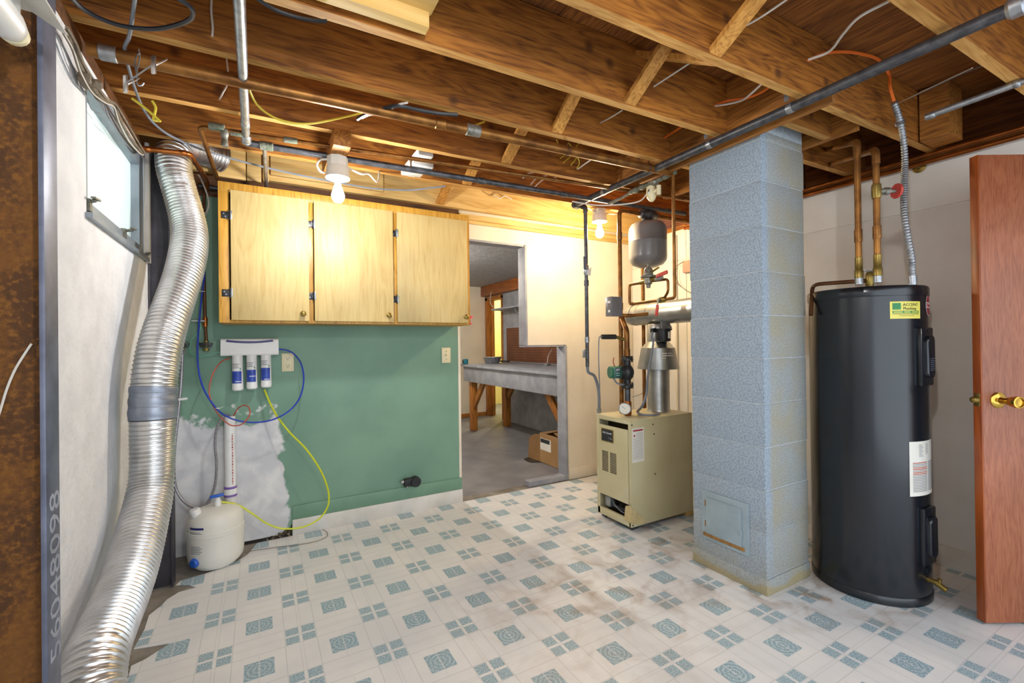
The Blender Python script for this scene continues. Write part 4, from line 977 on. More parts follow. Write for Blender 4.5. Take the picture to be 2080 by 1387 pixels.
# flexible conduit to the heater
fx = thing('flexible_conduit', 'grey ribbed flexible conduit running from a joist to the heater top', 'conduit', P(1853, 578, 'Z', wh))
fb = P(1853, 576, 'Z', wh+.004)
fp = [fb, fb+Vector((0, 0, .08)), P(1851, 520, 'Y', .88), P(1840, 460, 'Y', .895), P(1836, 420, 'Y', .91), P(1836, 380, 'Y', .925), P(1838, 330, 'Y', .94), P(1835, 285, 'Y', .94), P(1828, 245, 'Y', .935), P(1816, 208, 'Y', .93)]
rs2 = resample(bz(fp, 14), .0034)
MB().tube(rs2, .012, 12, True, [.0142 if i % 4 == 0 else .0108 if i % 4 == 2 else .0128 for i in range(len(rs2))]).build('conduit', 'flexcond', fx, ang=80)
MB().cyl(fb-Vector((0, 0, .006)), fb+Vector((0, 0, .035)), .017, 12).build('connector', 'galv', fx)
c = P(1829, 249, 'Y', .936); MB().lathe([(.0155, -.012), (.016, 0), (.0155, .012)], c, (.1, 0, 1), 14).box(c+Vector((-.004, 0, -.01)), c+Vector((.022, .02, .01)), .002).build('strap', 'galv', fx)

# ================================================================== RED-BROWN DOOR, standing open at the right
n0 = Vector((2.675, .690, 0)); R2 = Vector((.872, -.49, 0)).normalized(); F2 = Vector((.49, .872, 0)).normalized()
dr2 = thing('door_2', None, None, n0, kind='structure')
D0 = n0+Vector((0, 0, .012))
def dbox(x0, x1, y0, y1, z0, z1, bev=.002):
    t = MB().box((x0, y0, z0), (x1, y1, z1), bev); m = MB(); m.add([D0+R2*p.x+F2*p.y+Vector((0, 0, p.z)) for p in t.v], t.f); return m
dbox(.004, .76, 0, .036, 0, 1.99).build('slab', 'mahog', dr2)
dbox(-.001, .0045, .0005, .0355, 0, 1.99, .001).build('edge_band', 'door_edge', dr2)
zk = .945
kc = D0+R2*.068+Vector((0, 0, zk))
kn = MB().lathe([(.001, 0), (.034, 0), (.034, .004), (.028, .009), (.014, .012), (.011, .03), (.016, .042), (.021, .055), (.0245, .074), (.024, .082), (.019, .0835), (.017, .078), (.001, .077)], kc, -F2, 32).build('knob', 'brass', dr2)
dbox(-.003, .0, .006, .030, zk-.028, zk+.028, .001).build('latch_plate', 'brass_old', dr2)
lc = D0+R2*-.002+F2*.018+Vector((0, 0, zk))
MB().lathe([(.0135, 0), (.014, .006), (.0125, .02), (.007, .026), (.001, .0275)], lc, -R2, 18).build('latch_bolt', 'brass_old', dr2)
for z in (.25, 1.0, 1.75): dbox(.757, .763, .0, .036, z-.05, z+.05, .001).build('hinge', 'brass_old', dr2)

# ================================================================== BOILER
bx0, bx1, by0, by1, bz0, bz1 = 2.07, 2.655, 2.147, 2.48, .032, .72
bo = thing('boiler', 'cream metal boiler cabinet with louvred front panel standing on the vinyl floor', 'boiler', ((bx0+bx1)/2, (by0+by1)/2, 0))
MB().box((bx0, by0, bz0), (bx1, by0+.006, bz1-.004), .001).build('side_panel', 'boiler', bo)
MB().box((bx0, by1-.006, bz0), (bx1, by1, bz1-.004), .001).build('side_panel', 'boiler', bo)
MB().box((bx1-.006, by0+.006, bz0), (bx1, by1-.006, bz1-.004)).build('back_panel', 'boiler', bo)
MB().box((bx0-.002, by0-.002, bz1-.006), (bx1+.002, by1+.002, bz1), .002).build('top_panel', 'boiler', bo)
MB().box((bx0+.006, by0+.006, bz0), (bx1-.006, by1-.006, bz0+.008)).build('floor_pan', 'boiler_dark', bo)
MB().box((bx0+.10, by0+.01, bz0+.01), (bx1-.01, by1-.01, bz1-.04)).build('heat_exchanger', 'boiler_dark', bo)
MB().box((bx0-.001, by0+.006, bz0), (bx0+.006, by0+.02, bz1-.006), .001).build('front_post', 'boiler', bo)
MB().box((bx0-.001, by1-.03, bz0), (bx0+.006, by1-.006, bz1-.006), .001).build('front_post', 'boiler', bo)
MB().box((bx0-.001, by0+.02, bz1-.03), (bx0+.006, by1-.03, bz1-.006), .001).build('front_rail', 'boiler', bo)
MB().box((bx0-.001, by0+.006, bz0-.002), (bx0+.02, by1-.006, bz0+.045), .002).build('front_rail', 'boiler', bo)
py0, py1, pz0, pz1 = by0+.022, by1-.032, .175, .655
fp_ = MB().box((bx0-.006, py0, pz0), (bx0+.002, py1, pz1), .002).build('front_panel', 'boiler', bo)
pl_ = MB().box((bx0-.009, 2.30, .545), (bx0-.0055, 2.42, .632), .003).build('name_plate', 'brass_old', fp_)
MB().box((bx0-.0096, 2.308, .551), (bx0-.0088, 2.412, .626), .002).build('plate_field', 'ink', pl_)
text('WEIL-McLAIN', .0155, 'wplastic', pl_, (bx0-.0098, 2.36, .604), (0, -1, 0), (0, 0, 1), sx=1.0)
text('CGa', .02, 'ink_grey', pl_, (bx0-.0098, 2.328, .572), (0, -1, 0), (0, 0, 1))
for c0, c1 in ((2.355, 2.415), (2.275, 2.335)):
    for q in range(13):
        z = .345+q*.0108
        MB().obox((bx0-.0068, c0, z), (bx0-.0068, c1, z), .0055, .002, up=(1, 0, 0)).build('louvre', 'boiler_dark', fp_)
# burner parts in the open foot
MB().cyl((bx0+.05, by0+.04, .10), (bx0+.05, by1-.05, .10), .012, 12).build('burner_manifold', 'iron', bo)
for q in range(4): MB().cyl((bx0+.05, by0+.07+q*.06, .10), (bx0+.1, by0+.07+q*.06, .10), .008, 10).build('burner_tube', 'galv', bo)
MB().box((bx0+.02, by1-.11, .09), (bx0+.08, by1-.05, .16), .006).build('gas_valve', 'galv', bo)
MB().tube(bz([(bx0+.04, by1-.1, .15), (bx0+.02, by1-.16, .12), (bx0+.03, by1-.22, .09), (bx0+.04, by1-.28, .1)]), .004, 6).build('pilot_tube', 'gcable', bo)
# paper label on the side, screws, loose paper at the foot
lb = MB().box((bx0+.012, by0-.0012, .445), (bx0+.118, by0-.0002, .665)).build('service_label', 'paper', bo)
MB().box((bx0+.022, by0-.0018, .645), (bx0+.108, by0-.0012, .655)).build('label_heading', 'ink_red', lb)
MB().cyl((bx0+.032, by0-.0012, .617), (bx0+.032, by0-.002, .617), .007, 10).build('label_mark', 'ink_red', lb)
for q in range(15): MB().box((bx0+(.05 if q < 3 else .02), by0-.0017, .63-q*.0115), (bx0+.108, by0-.0012, .6325-q*.0115)).build('print_line', 'ink_grey', lb)
for x, z in ((bx0+.012, .688), (bx0+.20, .675), (bx0+.21, .61), (bx0+.215, .345), (bx0+.01, .045)):
    MB().cyl((x, by0, z), (x, by0-.003, z), .005, 8).build('screw', 'ink', bo)
MB().add([(bx0-.008, by0+.06, .065), (bx0-.009, by0+.045, .16), (bx0-.009, by0+.01, .175), (bx0-.007, by0-.006, .17), (bx0+.06, by0-.006, .11), (bx0+.125, by0-.006, .055), (bx0+.1, by0-.007, .045), (bx0+.03, by0-.008, .05), (bx0-.008, by0-.006, .062)],
         [(0, 1, 2, 3, 8), (3, 4, 5, 6, 7, 8)]).build('loose_paper', 'tanpaper', bo)
for x, y in ((bx0+.03, by0+.03), (bx0+.03, by1-.05), (bx1-.05, by1-.05)): MB().box((x, y, 0), (x+.06, y+.04, bz0)).build('foot', 'iron', bo)
MB().box((bx1-.06, by0+.0, 0), (bx1+.01, by0+.05, bz0), .003).build('foot', 'pine', bo)

# draft hood with stack, vent damper
dx_, dy_ = 2.52, 2.325
dh = thing('draft_hood', 'silver draft hood and stack on top of the cream boiler', 'vent hood', (dx_, dy_, bz1))
MB().lathe([(.084, bz1), (.080, bz1+.006), (.078, bz1+.02), (.078, 1.10)], (dx_, dy_, 0), n=36).build('stack', 'galv_duct', dh)
MB().lathe([(.145, 1.027), (.146, 1.03), (.118, 1.172), (.119, 1.178), (.113, 1.18), (.078, 1.222), (.072, 1.225), (.076, 1.215), (.11, 1.172), (.14, 1.03)], (dx_, dy_, 0), n=40).build('hood_skirt', 'galv_duct', dh)
MB().lathe([(.075, 1.218), (.076, 1.222), (.076, 1.34), (.07, 1.35)], (dx_, dy_, 0), n=32).build('collar', 'galv_duct', dh)
vd = thing('vent_damper', 'black vent damper motor under the silver flue pipe', 'damper', (dx_-.05, dy_-.06, 1.22))
c = Vector((dx_-.04, dy_-.085, 0))
MB().lathe([(.05, 1.225), (.052, 1.23), (.052, 1.30), (.062, 1.303), (.062, 1.312), (.05, 1.315)], c, n=28).build('motor_housing', 'black', vd)
vv = []
for j in range(9):
    a = math.radians(-10+j*90/8)
    for z in (1.245, 1.292): vv.append((c.x+.0528*math.sin(a), c.y-.0528*math.cos(a), z))
MB().add(vv, [(2*j, 2*j+2, 2*j+3, 2*j+1) for j in range(8)]).build('label', 'paper', vd)
MB().obox((c.x-.055, c.y+.02, 1.305), (c.x-.09, c.y+.02, 1.30), .03, .03, bev=.004).build('terminal_box', 'black', vd)
MB().add([(c.x-.03, c.y-.02, 1.315), (c.x+.05, c.y-.04, 1.315), (c.x+.03, c.y-.03, 1.36), (c.x-.03, c.y-.01, 1.36), (c.x-.03, c.y-.015, 1.315), (c.x+.05, c.y-.035, 1.315), (c.x+.03, c.y-.025, 1.36), (c.x-.03, c.y-.005, 1.36)],
         [(0, 1, 2, 3), (4, 7, 6, 5), (0, 4, 5, 1), (1, 5, 6, 2), (2, 6, 7, 3), (3, 7, 4, 0)]).build('bracket', 'galv', vd)
for k_, (q0_, q1_, zq) in enumerate(((-.62, -.32, 1.137), (-.26, -.02, 1.137), (-.6, -.34, 1.121), (-.3, .1, 1.121), (-.62, -.42, 1.105))):
    vv = []
    for j in range(5):
        t_ = q0_+(q1_-q0_)*j/4
        for z_ in (zq, zq+.006): rr_ = .146-(z_-1.03)*.1972+.0006; vv.append((dx_+rr_*math.sin(t_), dy_-rr_*math.cos(t_), z_))
    MB().add(vv, [(2*j, 2*j+2, 2*j+3, 2*j+1) for j in range(4)]).build('print_line', 'wplastic', dh)
cable('damper_cable', [Vector((c.x-.09, c.y+.01, 1.29)), Vector((c.x-.115, c.y, 1.25)), Vector((c.x-.12, c.y-.02, 1.2)), P(1316, 760, 'Y', 2.19), P(1313, 800, 'Y', 2.18), P(1304, 825, 'Y', 2.19), P(1295, 836, 'Z', .74), P(1303, 842, 'Z', .733), P(1325, 843, 'Z', .732), P(1340, 840, 'Z', .732)],
      .0085, 'gcable', 'grey armoured cable looping from the vent damper onto the boiler top')
cable('thermostat_wire', [P(1284, 806, 'Y', 2.25), P(1295, 803, 'Y', 2.23), P(1306, 797, 'Y', 2.22), P(1312, 782, 'Y', 2.21)], .0016, 'iron', 'thin dark wire curving beside the silver boiler stack', 'wire')
# flue pipe
fu = thing('flue_pipe', 'silver flue pipe running from the boiler hood into the chimney', 'flue', (dx_, 2.2, 1.41))
fz = 1.43; fxy = [Vector((2.535, 2.60, fz)), Vector((2.525, 2.46, fz)), Vector((2.51, 2.1, fz)), Vector((2.40, 1.70, fz))]
MB().lathe([(.001, -.035), (.05, -.028), (.072, -.01), (.078, .015), (.080, .03), (.080, .05), (.083, .052), (.083, .06), (.079, .062), (.079, .12), (.082, .122), (.082, .128), (.078, .13)], fxy[0], fxy[1]-fxy[0], 32).build('end_elbow', 'galv_duct', fu)
MB().tube([fxy[0]*.3+fxy[1]*.7, fxy[1]*.5+fxy[2]*.5, fxy[2], Vector((2.45, 1.87, fz)), fxy[3]], .081, 32).build('pipe', 'galv_duct', fu)
for t in (.25, .6): p = fxy[1].lerp(fxy[2], t); MB().lathe([(.081, -.004), (.083, -.001), (.083, .001), (.081, .004)], p, fxy[2]-fxy[1], 32).build('seam_ring', 'galv_duct', fu)

# expansion tank on the supply main
ex = Vector((2.51, 2.40, 0))
et = thing('expansion_tank', 'grey steel expansion tank hanging above the boiler', 'expansion tank', (ex.x, ex.y, 1.76))
MB().lathe([(.001, 1.765), (.06, 1.772), (.11, 1.792), (.132, 1.82), (.137, 1.85), (.137, 1.955), (.139, 1.958), (.137, 1.961), (.137, 2.035), (.134, 2.06), (.118, 2.088), (.08, 2.106), (.03, 2.113), (.001, 2.114)], ex, n=48).build('shell', 'tank_grey', et)
MB().cyl(ex+Vector((0, 0, 2.11)), ex+Vector((0, 0, 2.15)), .014, 14).build('nipple', 'iron', et)
MB().cyl(ex+Vector((0, 0, 1.745)), ex+Vector((0, 0, 1.768)), .005, 8).build('air_valve', 'brass_old', et)
sm = thing('supply_main', 'copper heating main with cast iron air separator over the expansion tank', 'pipe', (2.24, 2.4, bz1))
zM = 2.158
MB().tube(fil([Vector((2.235, 2.40, bz1)), Vector((2.235, 2.40, zM)), Vector((3.1, 2.385, zM))], .04), .0155, 16).build('pipe', 'copper_old', sm)
MB().lathe([(.018, -.085), (.03, -.075), (.034, -.05), (.045, -.03), (.05, .0), (.045, .03), (.034, .05), (.03, .075), (.018, .085)], (ex.x, 2.395, zM), (1, 0, 0), 20).lathe([(.03, 0), (.03, .055), (.02, .06)], (ex.x, 2.395, zM), n=16).build('air_separator', 'iron', sm)
for z in (1.95, 1.45, 1.0): MB().cyl((2.235, 2.40, z), (2.235, 2.40, z+.05), .0185, 16).build('coupling', 'copper_old', sm)
MB().cyl((2.235, 2.40, 1.41), (2.30, 2.36, 1.41), .014, 14).cyl((2.3, 2.36, 1.41), (2.40, 2.30, 1.42), .012, 12).build('branch', 'copper_old', sm)
# aquastat box
aq = thing('control_box', 'small grey control box strapped to the copper riser', 'control box', P(1250, 643, 'Y', 2.38))
p0 = P(1239, 642, 'Y', 2.36); p1 = P(1254, 603, 'Y', 2.36)
MB().box((p0.x, 2.345, p0.z), (p1.x+.03, 2.405, p1.z), .003).build('case', 'tank_grey', aq)
MB().cyl((p0.x, 2.365, p0.z+.035), (p0.x-.004, 2.365, p0.z+.035), .010, 14).build('dial', 'wplastic', aq)
MB().box((p0.x-.002, 2.355, p1.z-.045), (p0.x, 2.38, p1.z-.03)).build('window', 'wplastic', aq)
# circulator riser: brass tee, black nipple, flanges, pump, copper offset
cr = thing('circulator_riser', 'boiler riser with black flanges and brass tee under the green pump', 'pipe', (2.195, 2.30, bz1))
C0 = Vector((2.195, 2.30, 0))
MB().lathe([(.022, bz1), (.026, bz1+.01), (.026, bz1+.09), (.022, bz1+.10)], C0, n=18).build('brass_tee', 'copper', cr)
MB().cyl(C0+Vector((0, 0, .815)), C0+Vector((0, 0, .90)), .020, 18).build('nipple', 'iron', cr)
def flange(z, up):
    o = MB().lathe([(.024, -.022*up), (.03, -.012*up), (.04, -.008*up), (.042, 0), (.042, .008*up), (.03, .009*up)], C0+Vector((0, 0, z)), n=24).build('flange', 'black', cr)
    for s in (-1, 1): MB().cyl(C0+Vector((.034*s*.872, -.034*s*.49, z-.02)), C0+Vector((.034*s*.872, -.034*s*.49, z+.022)), .007, 6).build('bolt', 'iron', o)
flange(.925, 1); flange(1.105, -1)
MB().tube(fil([C0+Vector((0, 0, 1.12)), C0+Vector((0, 0, 1.30)), Vector((2.235, 2.385, 1.385))], .03), .0185, 16).build('offset_pipe', 'copper_old', cr)
MB().cyl(C0+Vector((0, 0, 1.115)), C0+Vector((0, 0, 1.175)), .022, 16).build('coupling', 'copper_old', cr)
pu = thing('circulator_pump', 'green circulator pump with black volute on the boiler riser', 'pump', C0+Vector((0, 0, .94)))
MB().lathe([(.024, .937), (.024, .965), (.04, .985), (.046, 1.01), (.045, 1.03), (.036, 1.05), (.024, 1.065), (.024, 1.096)], C0, n=24).build('volute', 'black', pu)
pd = Vector((-.872, .30, 0)).normalized()
pc = C0+Vector((0, 0, 1.018))
MB().cyl(pc+pd*.03, pc+pd*.055, .048, 24).build('motor_flange', 'black', pu)
MB().lathe([(.040, .055), (.042, .06), (.042, .125), (.038, .13)], pc, pd, 28).build('motor', 'greenpump', pu)
sd = Vector((-pd.y, pd.x, 0)); sd = sd if sd.y < 0 else -sd
bxm = MB(); t_ = MB().box((.065, 0, -.038), (.118, .056, .038), .006); bxm.add([pc+pd*q.x+sd*q.y+Vector((0, 0, q.z)) for q in t_.v], t_.f); bxm.build('terminal_box', 'greenpump', pu)
t_ = MB().box((.07, .0555, -.033), (.112, .058, .034), .001); bxm = MB(); bxm.add([pc+pd*q.x+sd*q.y+Vector((0, 0, q.z)) for q in t_.v], t_.f); lbp = bxm.build('name_label', 'pump_label', pu)
text('VT', .022, 'wplastic', lbp, pc+pd*.091+sd*.0585+Vector((0, 0, .018)), -pd, (0, 0, 1))
for dz in (-.003, -.018): bxm = MB(); t_ = MB().box((.078, .0582, dz-.0025), (.104, .0586, dz+.0025)); bxm.add([pc+pd*q.x+sd*q.y+Vector((0, 0, q.z)) for q in t_.v], t_.f); bxm.build('label_line', 'mint', lbp)
cable('pump_wire', [pc+pd*.09+Vector((0, 0, .04)), pc+pd*.1+Vector((0, 0, .07)), pc+pd*.095+Vector((0, 0, .1))], .004, 'redtube', 'short brown-red wire sticking up from the green pump', 'wire')
cable('pump_lead', [pc+pd*.1+Vector((0, 0, -.04)), pc+pd*.08+Vector((0, -.01, -.075)), pc+pd*.03+Vector((0, -.02, -.09)), C0+Vector((-.03, -.03, .915))], .006, 'gcable', 'short lead curving under the green pump')
gg = thing('pressure_gauge', 'round white pressure gauge on the boiler top', 'gauge', P(1259, 835, 'Y', 2.27))
gc = Vector((2.135, 2.265, .775)); gn = Vector((-.75, -.66, 0)).normalized()
MB().lathe([(.038, -.022), (.04, -.018), (.04, .002), (.036, .004), (.035, .0)], gc, gn, 28).build('case', 'galv', gg)
MB().lathe([(.001, .0008), (.0352, .0008), (.0352, .0)], gc, gn, 28).build('dial', 'paper', gg)
gt = Vector((gn.y, -gn.x, 0)); MB().obox(gc+gn*.002-gt*.004, gc+gn*.002+gt*.018+Vector((0, 0, .016)), .002, .001, up=gn).build('needle', 'ink', gg)
MB().cyl(gc-gn*.02, C0+Vector((0, 0, .775)), .007, 10).build('stem', 'brass_old', gg)
fs2 = thing('flow_switch', 'dark cylindrical plug on a brass arm beside the copper riser', 'valve', P(1222, 690, 'Y', 2.3))
q0, q1, q2 = P(1222, 684, 'Y', 2.34), P(1250, 684, 'Y', 2.32), C0+Vector((0, 0, 1.235))
MB().lathe([(.014, 0), (.017, .004), (.017, (q1-q0).length)], q0, q1-q0, 16).build('plug', 'black', fs2)
MB().cyl(q1, q2, .011, 12).build('arm', 'brass_old', fs2)
cable('sensor_wire', [q0, P(1217, 687, 'Y', 2.35), P(1216, 720, 'Y', 2.36), P(1217, 760, 'Y', 2.38), P(1218, 790, 'Y', 2.45), P(1216, 820, 'Y', 2.5)], .004, 'gcable', 'thin grey wire hanging from the dark plug beside the riser', 'wire')

# fill valve loop in front of the flue
lx_ = 2.10
fv = thing('fill_valve_loop', 'copper loop with brass regulator and red levers in front of the flue pipe', 'pipework', P(1318, 611, 'X', lx_))
tpz = P(1363, 360, 'X', lx_)
vy = P(1370, 560, 'X', lx_).y
lowr = Vector((lx_, vy, P(1371, 605, 'X', lx_).z)); top_ = Vector((lx_, vy, 2.20))
lowl = P(1279, 618, 'X', lx_); upl = Vector((lx_, lowl.y, P(1279, 578, 'X', lx_).z)); upr = P(1357, 579, 'X', lx_+.03)
cR = P(1317, 575, 'X', lx_); cR.z = upl.z
MB().tube(fil([top_, lowr, lowl, upl, cR], .02), .0095, 12).build('pipe', 'copper_old', fv)
MB().tube(fil([cR, Vector((lx_+.03, upr.y, upl.z)), Vector((lx_+.03, upr.y, upl.z-.075)), Vector((lx_, upr.y, lowr.z+.01))], .02), .008, 12).build('bypass_pipe', 'copper_old', fv)
MB().lathe([(.012, -.04), (.014, -.02), (.024, -.012), (.024, .02), (.045, .024), (.047, .03), (.045, .036), (.03, .04), (.026, .075), (.018, .085), (.004, .09), (.004, .105)], cR, n=24).build('regulator', 'solder', fv)
MB().cyl(cR+Vector((0, .07, 0)), cR+Vector((0, -.075, .012)), .013, 12).build('regulator_arm', 'brass_old', fv)
e0 = cR+Vector((0, -.03, .055)); MB().obox(e0, e0+Vector((0, -.055, .02)), .014, .008, bev=.002).build('brass_tab', 'brass_old', fv)
v0 = P(1338, 565, 'X', lx_); MB().lathe([(.01, -.03), (.014, -.015), (.014, .015), (.01, .03)], v0, (0, -1, .1), 12).build('valve_body', 'galv', fv)
MB().obox(v0+Vector((-.02, .0, .01)), v0+Vector((-.02, -.085, .025)), .012, .022, up=(0, 0, 1), bev=.004).build('red_lever', 'red', fv)
v1 = lowr.lerp(lowl, .27); MB().lathe([(.011, -.035), (.017, -.02), (.017, .02), (.011, .035)], v1, lowl-lowr, 12).build('valve_body', 'brass_old', fv)
MB().cyl(v1, v1+Vector((-.03, 0, 0)), .007, 8).obox(v1+Vector((-.028, 0, .004)), v1+Vector((-.03, .004, -.035)), .01, .003, up=(1, 0, 0)).build('lever_stem', 'galv', fv)
MB().obox(v1+Vector((-.03, .004, -.03)), v1+Vector((-.032, .012, -.095)), .02, .009, up=(1, 0, 0), bev=.003).build('red_lever', 'red', fv)
# green-stained valve cluster under the joists
zc = thing('valve_cluster', 'green-stained fittings and cream valve heads under the joists by the chimney', 'valves', P(1310, 400, 'X', lx_))
g0 = top_.copy(); g1 = Vector((lx_, P(1284, 390, 'X', lx_).y, 2.19)); gm = g0.lerp(g1, .45)
MB().tube([g0, g0+(g1-g0)*.04, g1], .0125, 12).build('pipe', 'verdigris', zc)
for t, r in ((0, .016), (.16, .019), (.3, .018), (.72, .019), (.9, .02), (1.0, .017)):
    p = g0.lerp(g1, t); MB().lathe([(r*.8, -.02), (r, -.012), (r, .012), (r*.8, .02)], p, g1-g0, 12).build('fitting', 'verdigris', zc)
for t in (.22, .78): p = g0.lerp(g1, t); MB().cyl(p, p+Vector((0, 0, .035)), .009, 10).lathe([(.016, .035), (.016, .042), (.006, .045)], p, (0, 0, 1), 8).build('stem', 'verdigris', zc)
bc = gm+Vector((-.0, .02, -.035))
MB().lathe([(.014, .03), (.026, .02), (.028, 0), (.026, -.02), (.014, -.03)], gm, (0, 1, 0), 18).build('tee_body', 'solder', zc)
MB().lathe([(.02, .035), (.026, .03), (.03, -.005), (.03, -.03), (.02, -.05), (.008, -.062)], bc+Vector((0, 0, -.02)), (0, .1, 1), 22).build('valve_head', 'ivory', zc)
MB().lathe([(.031, -.006), (.033, 0), (.031, .006)], bc+Vector((0, -.005, -.028)), (0, 1, .1), 22).build('clamp_ring', 'galv', zc)
MB().cyl(bc+Vector((0, -.06, .0)), bc+Vector((0, -.06, -.055)), .014, 14).cyl(bc+Vector((0, -.06, -.025)), bc+Vector((0, -.01, -.025)), .012, 12).build('valve_cap', 'ivory', zc)
MB().tube([g1, g1+Vector((0, .09, -.012)), Vector((lx_-.02, g1.y+.2, 2.165))], .0095, 10).build('tail_pipe', 'solder', zc)
cable('cluster_wire', [bc+Vector((0, .03, -.02)), bc+Vector((0, .1, -.05)), bc+Vector((-.05, .22, -.045)), bc+Vector((-.15, .34, -.03)), bc+Vector((-.3, .4, -.01))], .0045, 'wcable', 'pale cable curving from the cream valve head towards the warm bulb')
# gas line with drop
gx, gz, gy = 1.965, 2.203, 2.57
gl = thing('gas_line', 'dark grey iron gas pipe crossing under the joists and dropping to the boiler', 'pipe', (gx, gy, .7))
gX = P(1190, 500, 'Y', gy).x
pb = [Vector((gX, gy, gz)), Vector((gX, gy, P(1192, 745, 'Y', gy).z)), P(1208, 765, 'Y', gy), P(1216, 795, 'Y', gy), P(1217, 836, 'Y', gy)]
MB().tube(fil([Vector((gx, .30, gz)), Vector((gx, gy, gz))], .02), .0205, 18).build('main_pipe', 'iron', gl)
MB().tube(fil([Vector((gx, gy-.03, gz)), Vector((gx, gy, gz)), Vector((gx+.04, gy, gz))], .02), .0245, 16).build('elbow', 'iron', gl)
MB().tube(fil([Vector((gx, gy, gz)), pb[0], pb[1]], .025), .0135, 14).build('drop_pipe', 'iron', gl)
MB().tube(fil([pb[0]-Vector((.035, 0, 0)), pb[0], pb[0]-Vector((0, 0, .04))], .025), .0175, 14).build('elbow', 'iron', gl)
MB().tube(bz([pb[1], pb[1]+Vector((.01, 0, -.04)), pb[2], pb[3], pb[4]], 8), .011, 12).build('flex_connector', 'gcable', gl)
for py, r in ((575, .0185), (690, .0175)):
    z = P(1191, py, 'Y', gy).z; MB().cyl((gX, gy, z-.02), (gX, gy, z+.02), r, 12).build('union', 'iron' if py < 600 else 'galv', gl)
z = P(1191, 548, 'Y', gy).z
MB().lathe([(.014, -.04), (.02, -.025), (.022, 0), (.02, .025), (.014, .04)], (gX, gy, z), n=14).build('gas_cock', 'galv', gl)
MB().obox((gX-.012, gy-.022, z), (gX-.03, gy-.022, z+.005), .012, .005).obox((gX-.03, gy-.022, z-.005), (gX-.032, gy-.022, z+.09), .006, .018, up=(1, 0, 0)).build('cock_lever', 'steel_blue', gl)
MB().add([(gX-.01, gy-.024, z-.01), (gX+.03, gy-.024, z+.02), (gX+.02, gy-.024, z-.05), (gX-.015, gy-.024, z-.035), (gX-.01, gy-.0235, z-.01), (gX+.03, gy-.0235, z+.02), (gX+.02, gy-.0235, z-.05), (gX-.015, gy-.0235, z-.035)],
         [(0, 1, 2, 3), (7, 6, 5, 4)]).build('paper_tag', 'paper', gl)
z = P(1190, 718, 'Y', gy).z; MB().box((gX-.035, gy-.01, z-.03), (gX-.012, gy+.012, z+.03), .003).build('shutoff_block', 'galv', gl)
MB().lathe([(.014, .03), (.018, .02), (.018, -.005), (.014, -.01), (.012, -.05)], pb[4], n=6).build('flare_nut', 'galv', gl)
MB().tube([pb[4], pb[4]-Vector((0, 0, .12)), pb[4]-Vector((-.02, .06, .16)), Vector((bx0+.1, by1-.004, pb[4].z-.17))], .010, 10).build('inlet', 'iron', gl)
MB().lathe([(.026, -.07), (.032, -.06), (.032, -.04), (.028, -.035), (.028, .03), (.032, .035), (.032, .06), (.024, .07)], (gx, .37, gz), (0, 1, 0), 18).cyl((gx, .37, gz), (gx+.06, .35, gz), .028, 16).build('tee', 'galv', gl)
for y in (1.07, 1.46, 2.25): MB().lathe([(.0215, -.012), (.0225, 0), (.0215, .012)], (gx, y, gz), (0, 1, 0), 16).obox((gx-.03, y, gz+.02), (gx-.03, y, JZ+.03), .02, .002, up=(1, 0, 0)).build('strap', 'galv', gl)
# things on the far right wall
pk = thing('bell_transformer', 'small pinkish box with loose wires on the right wall behind the chimney', 'box', P(1398, 550, 'X', RX-.01))
c = P(1399, 541, 'X', RX-.02); MB().box(c+Vector((-.02, -.05, -.05)), c+Vector((.01, .05, .05)), .004).build('case', 'pinkbox', pk)
for k in range(2): MB().tube(bz([c+Vector((-.02, .03, .05)), c+Vector((-.03, .10+.03*k, .0)), c+Vector((-.03, .1+.03*k, -.1)), c+Vector((-.03, .04, -.18)), c+Vector((-.03, -.06, -.24))]), .002, 5).build('wire', 'browncable', pk)
cable('corner_conduit', [Vector((RX-.02, 2.72, .1)), Vector((RX-.02, 2.72, 1.3)), Vector((RX-.02, 2.72, 2.15))], .012, 'cream_wall', 'cream painted conduit running up the right wall behind the boiler', 'conduit', smooth_=False)
cable('return_pipe', [Vector((2.62, 2.56, .0)), Vector((2.62, 2.56, 1.62)), Vector((2.62, 2.56, 1.95))], .014, 'copper_old', 'vertical copper return pipe behind the draft hood', 'pipe', smooth_=False, n=12)
# two copper pipes along the top of the right wall
for k, z in enumerate((2.218, 2.178)):
    cable('wall_pipe', [Vector((3.165-.012*k, -1.0, z)), Vector((3.165-.012*k, 1.0, z-.003)), Vector((3.165-.012*k, 2.6, z))], .0125, 'copper', ['upper copper pipe running along the top of the right wall', 'lower copper pipe running along the top of the right wall'][k], 'pipe', smooth_=False, n=12)
MB().lathe([(.03, 0), (.03, .006), (.012, .01), (.01, .03)], P(1868, 340, 'X', RX-.008), (-1, 0, 0), 14).build('wall_hook', 'brass_old', label='small tarnished hook plate high on the right wall', cat='hook')

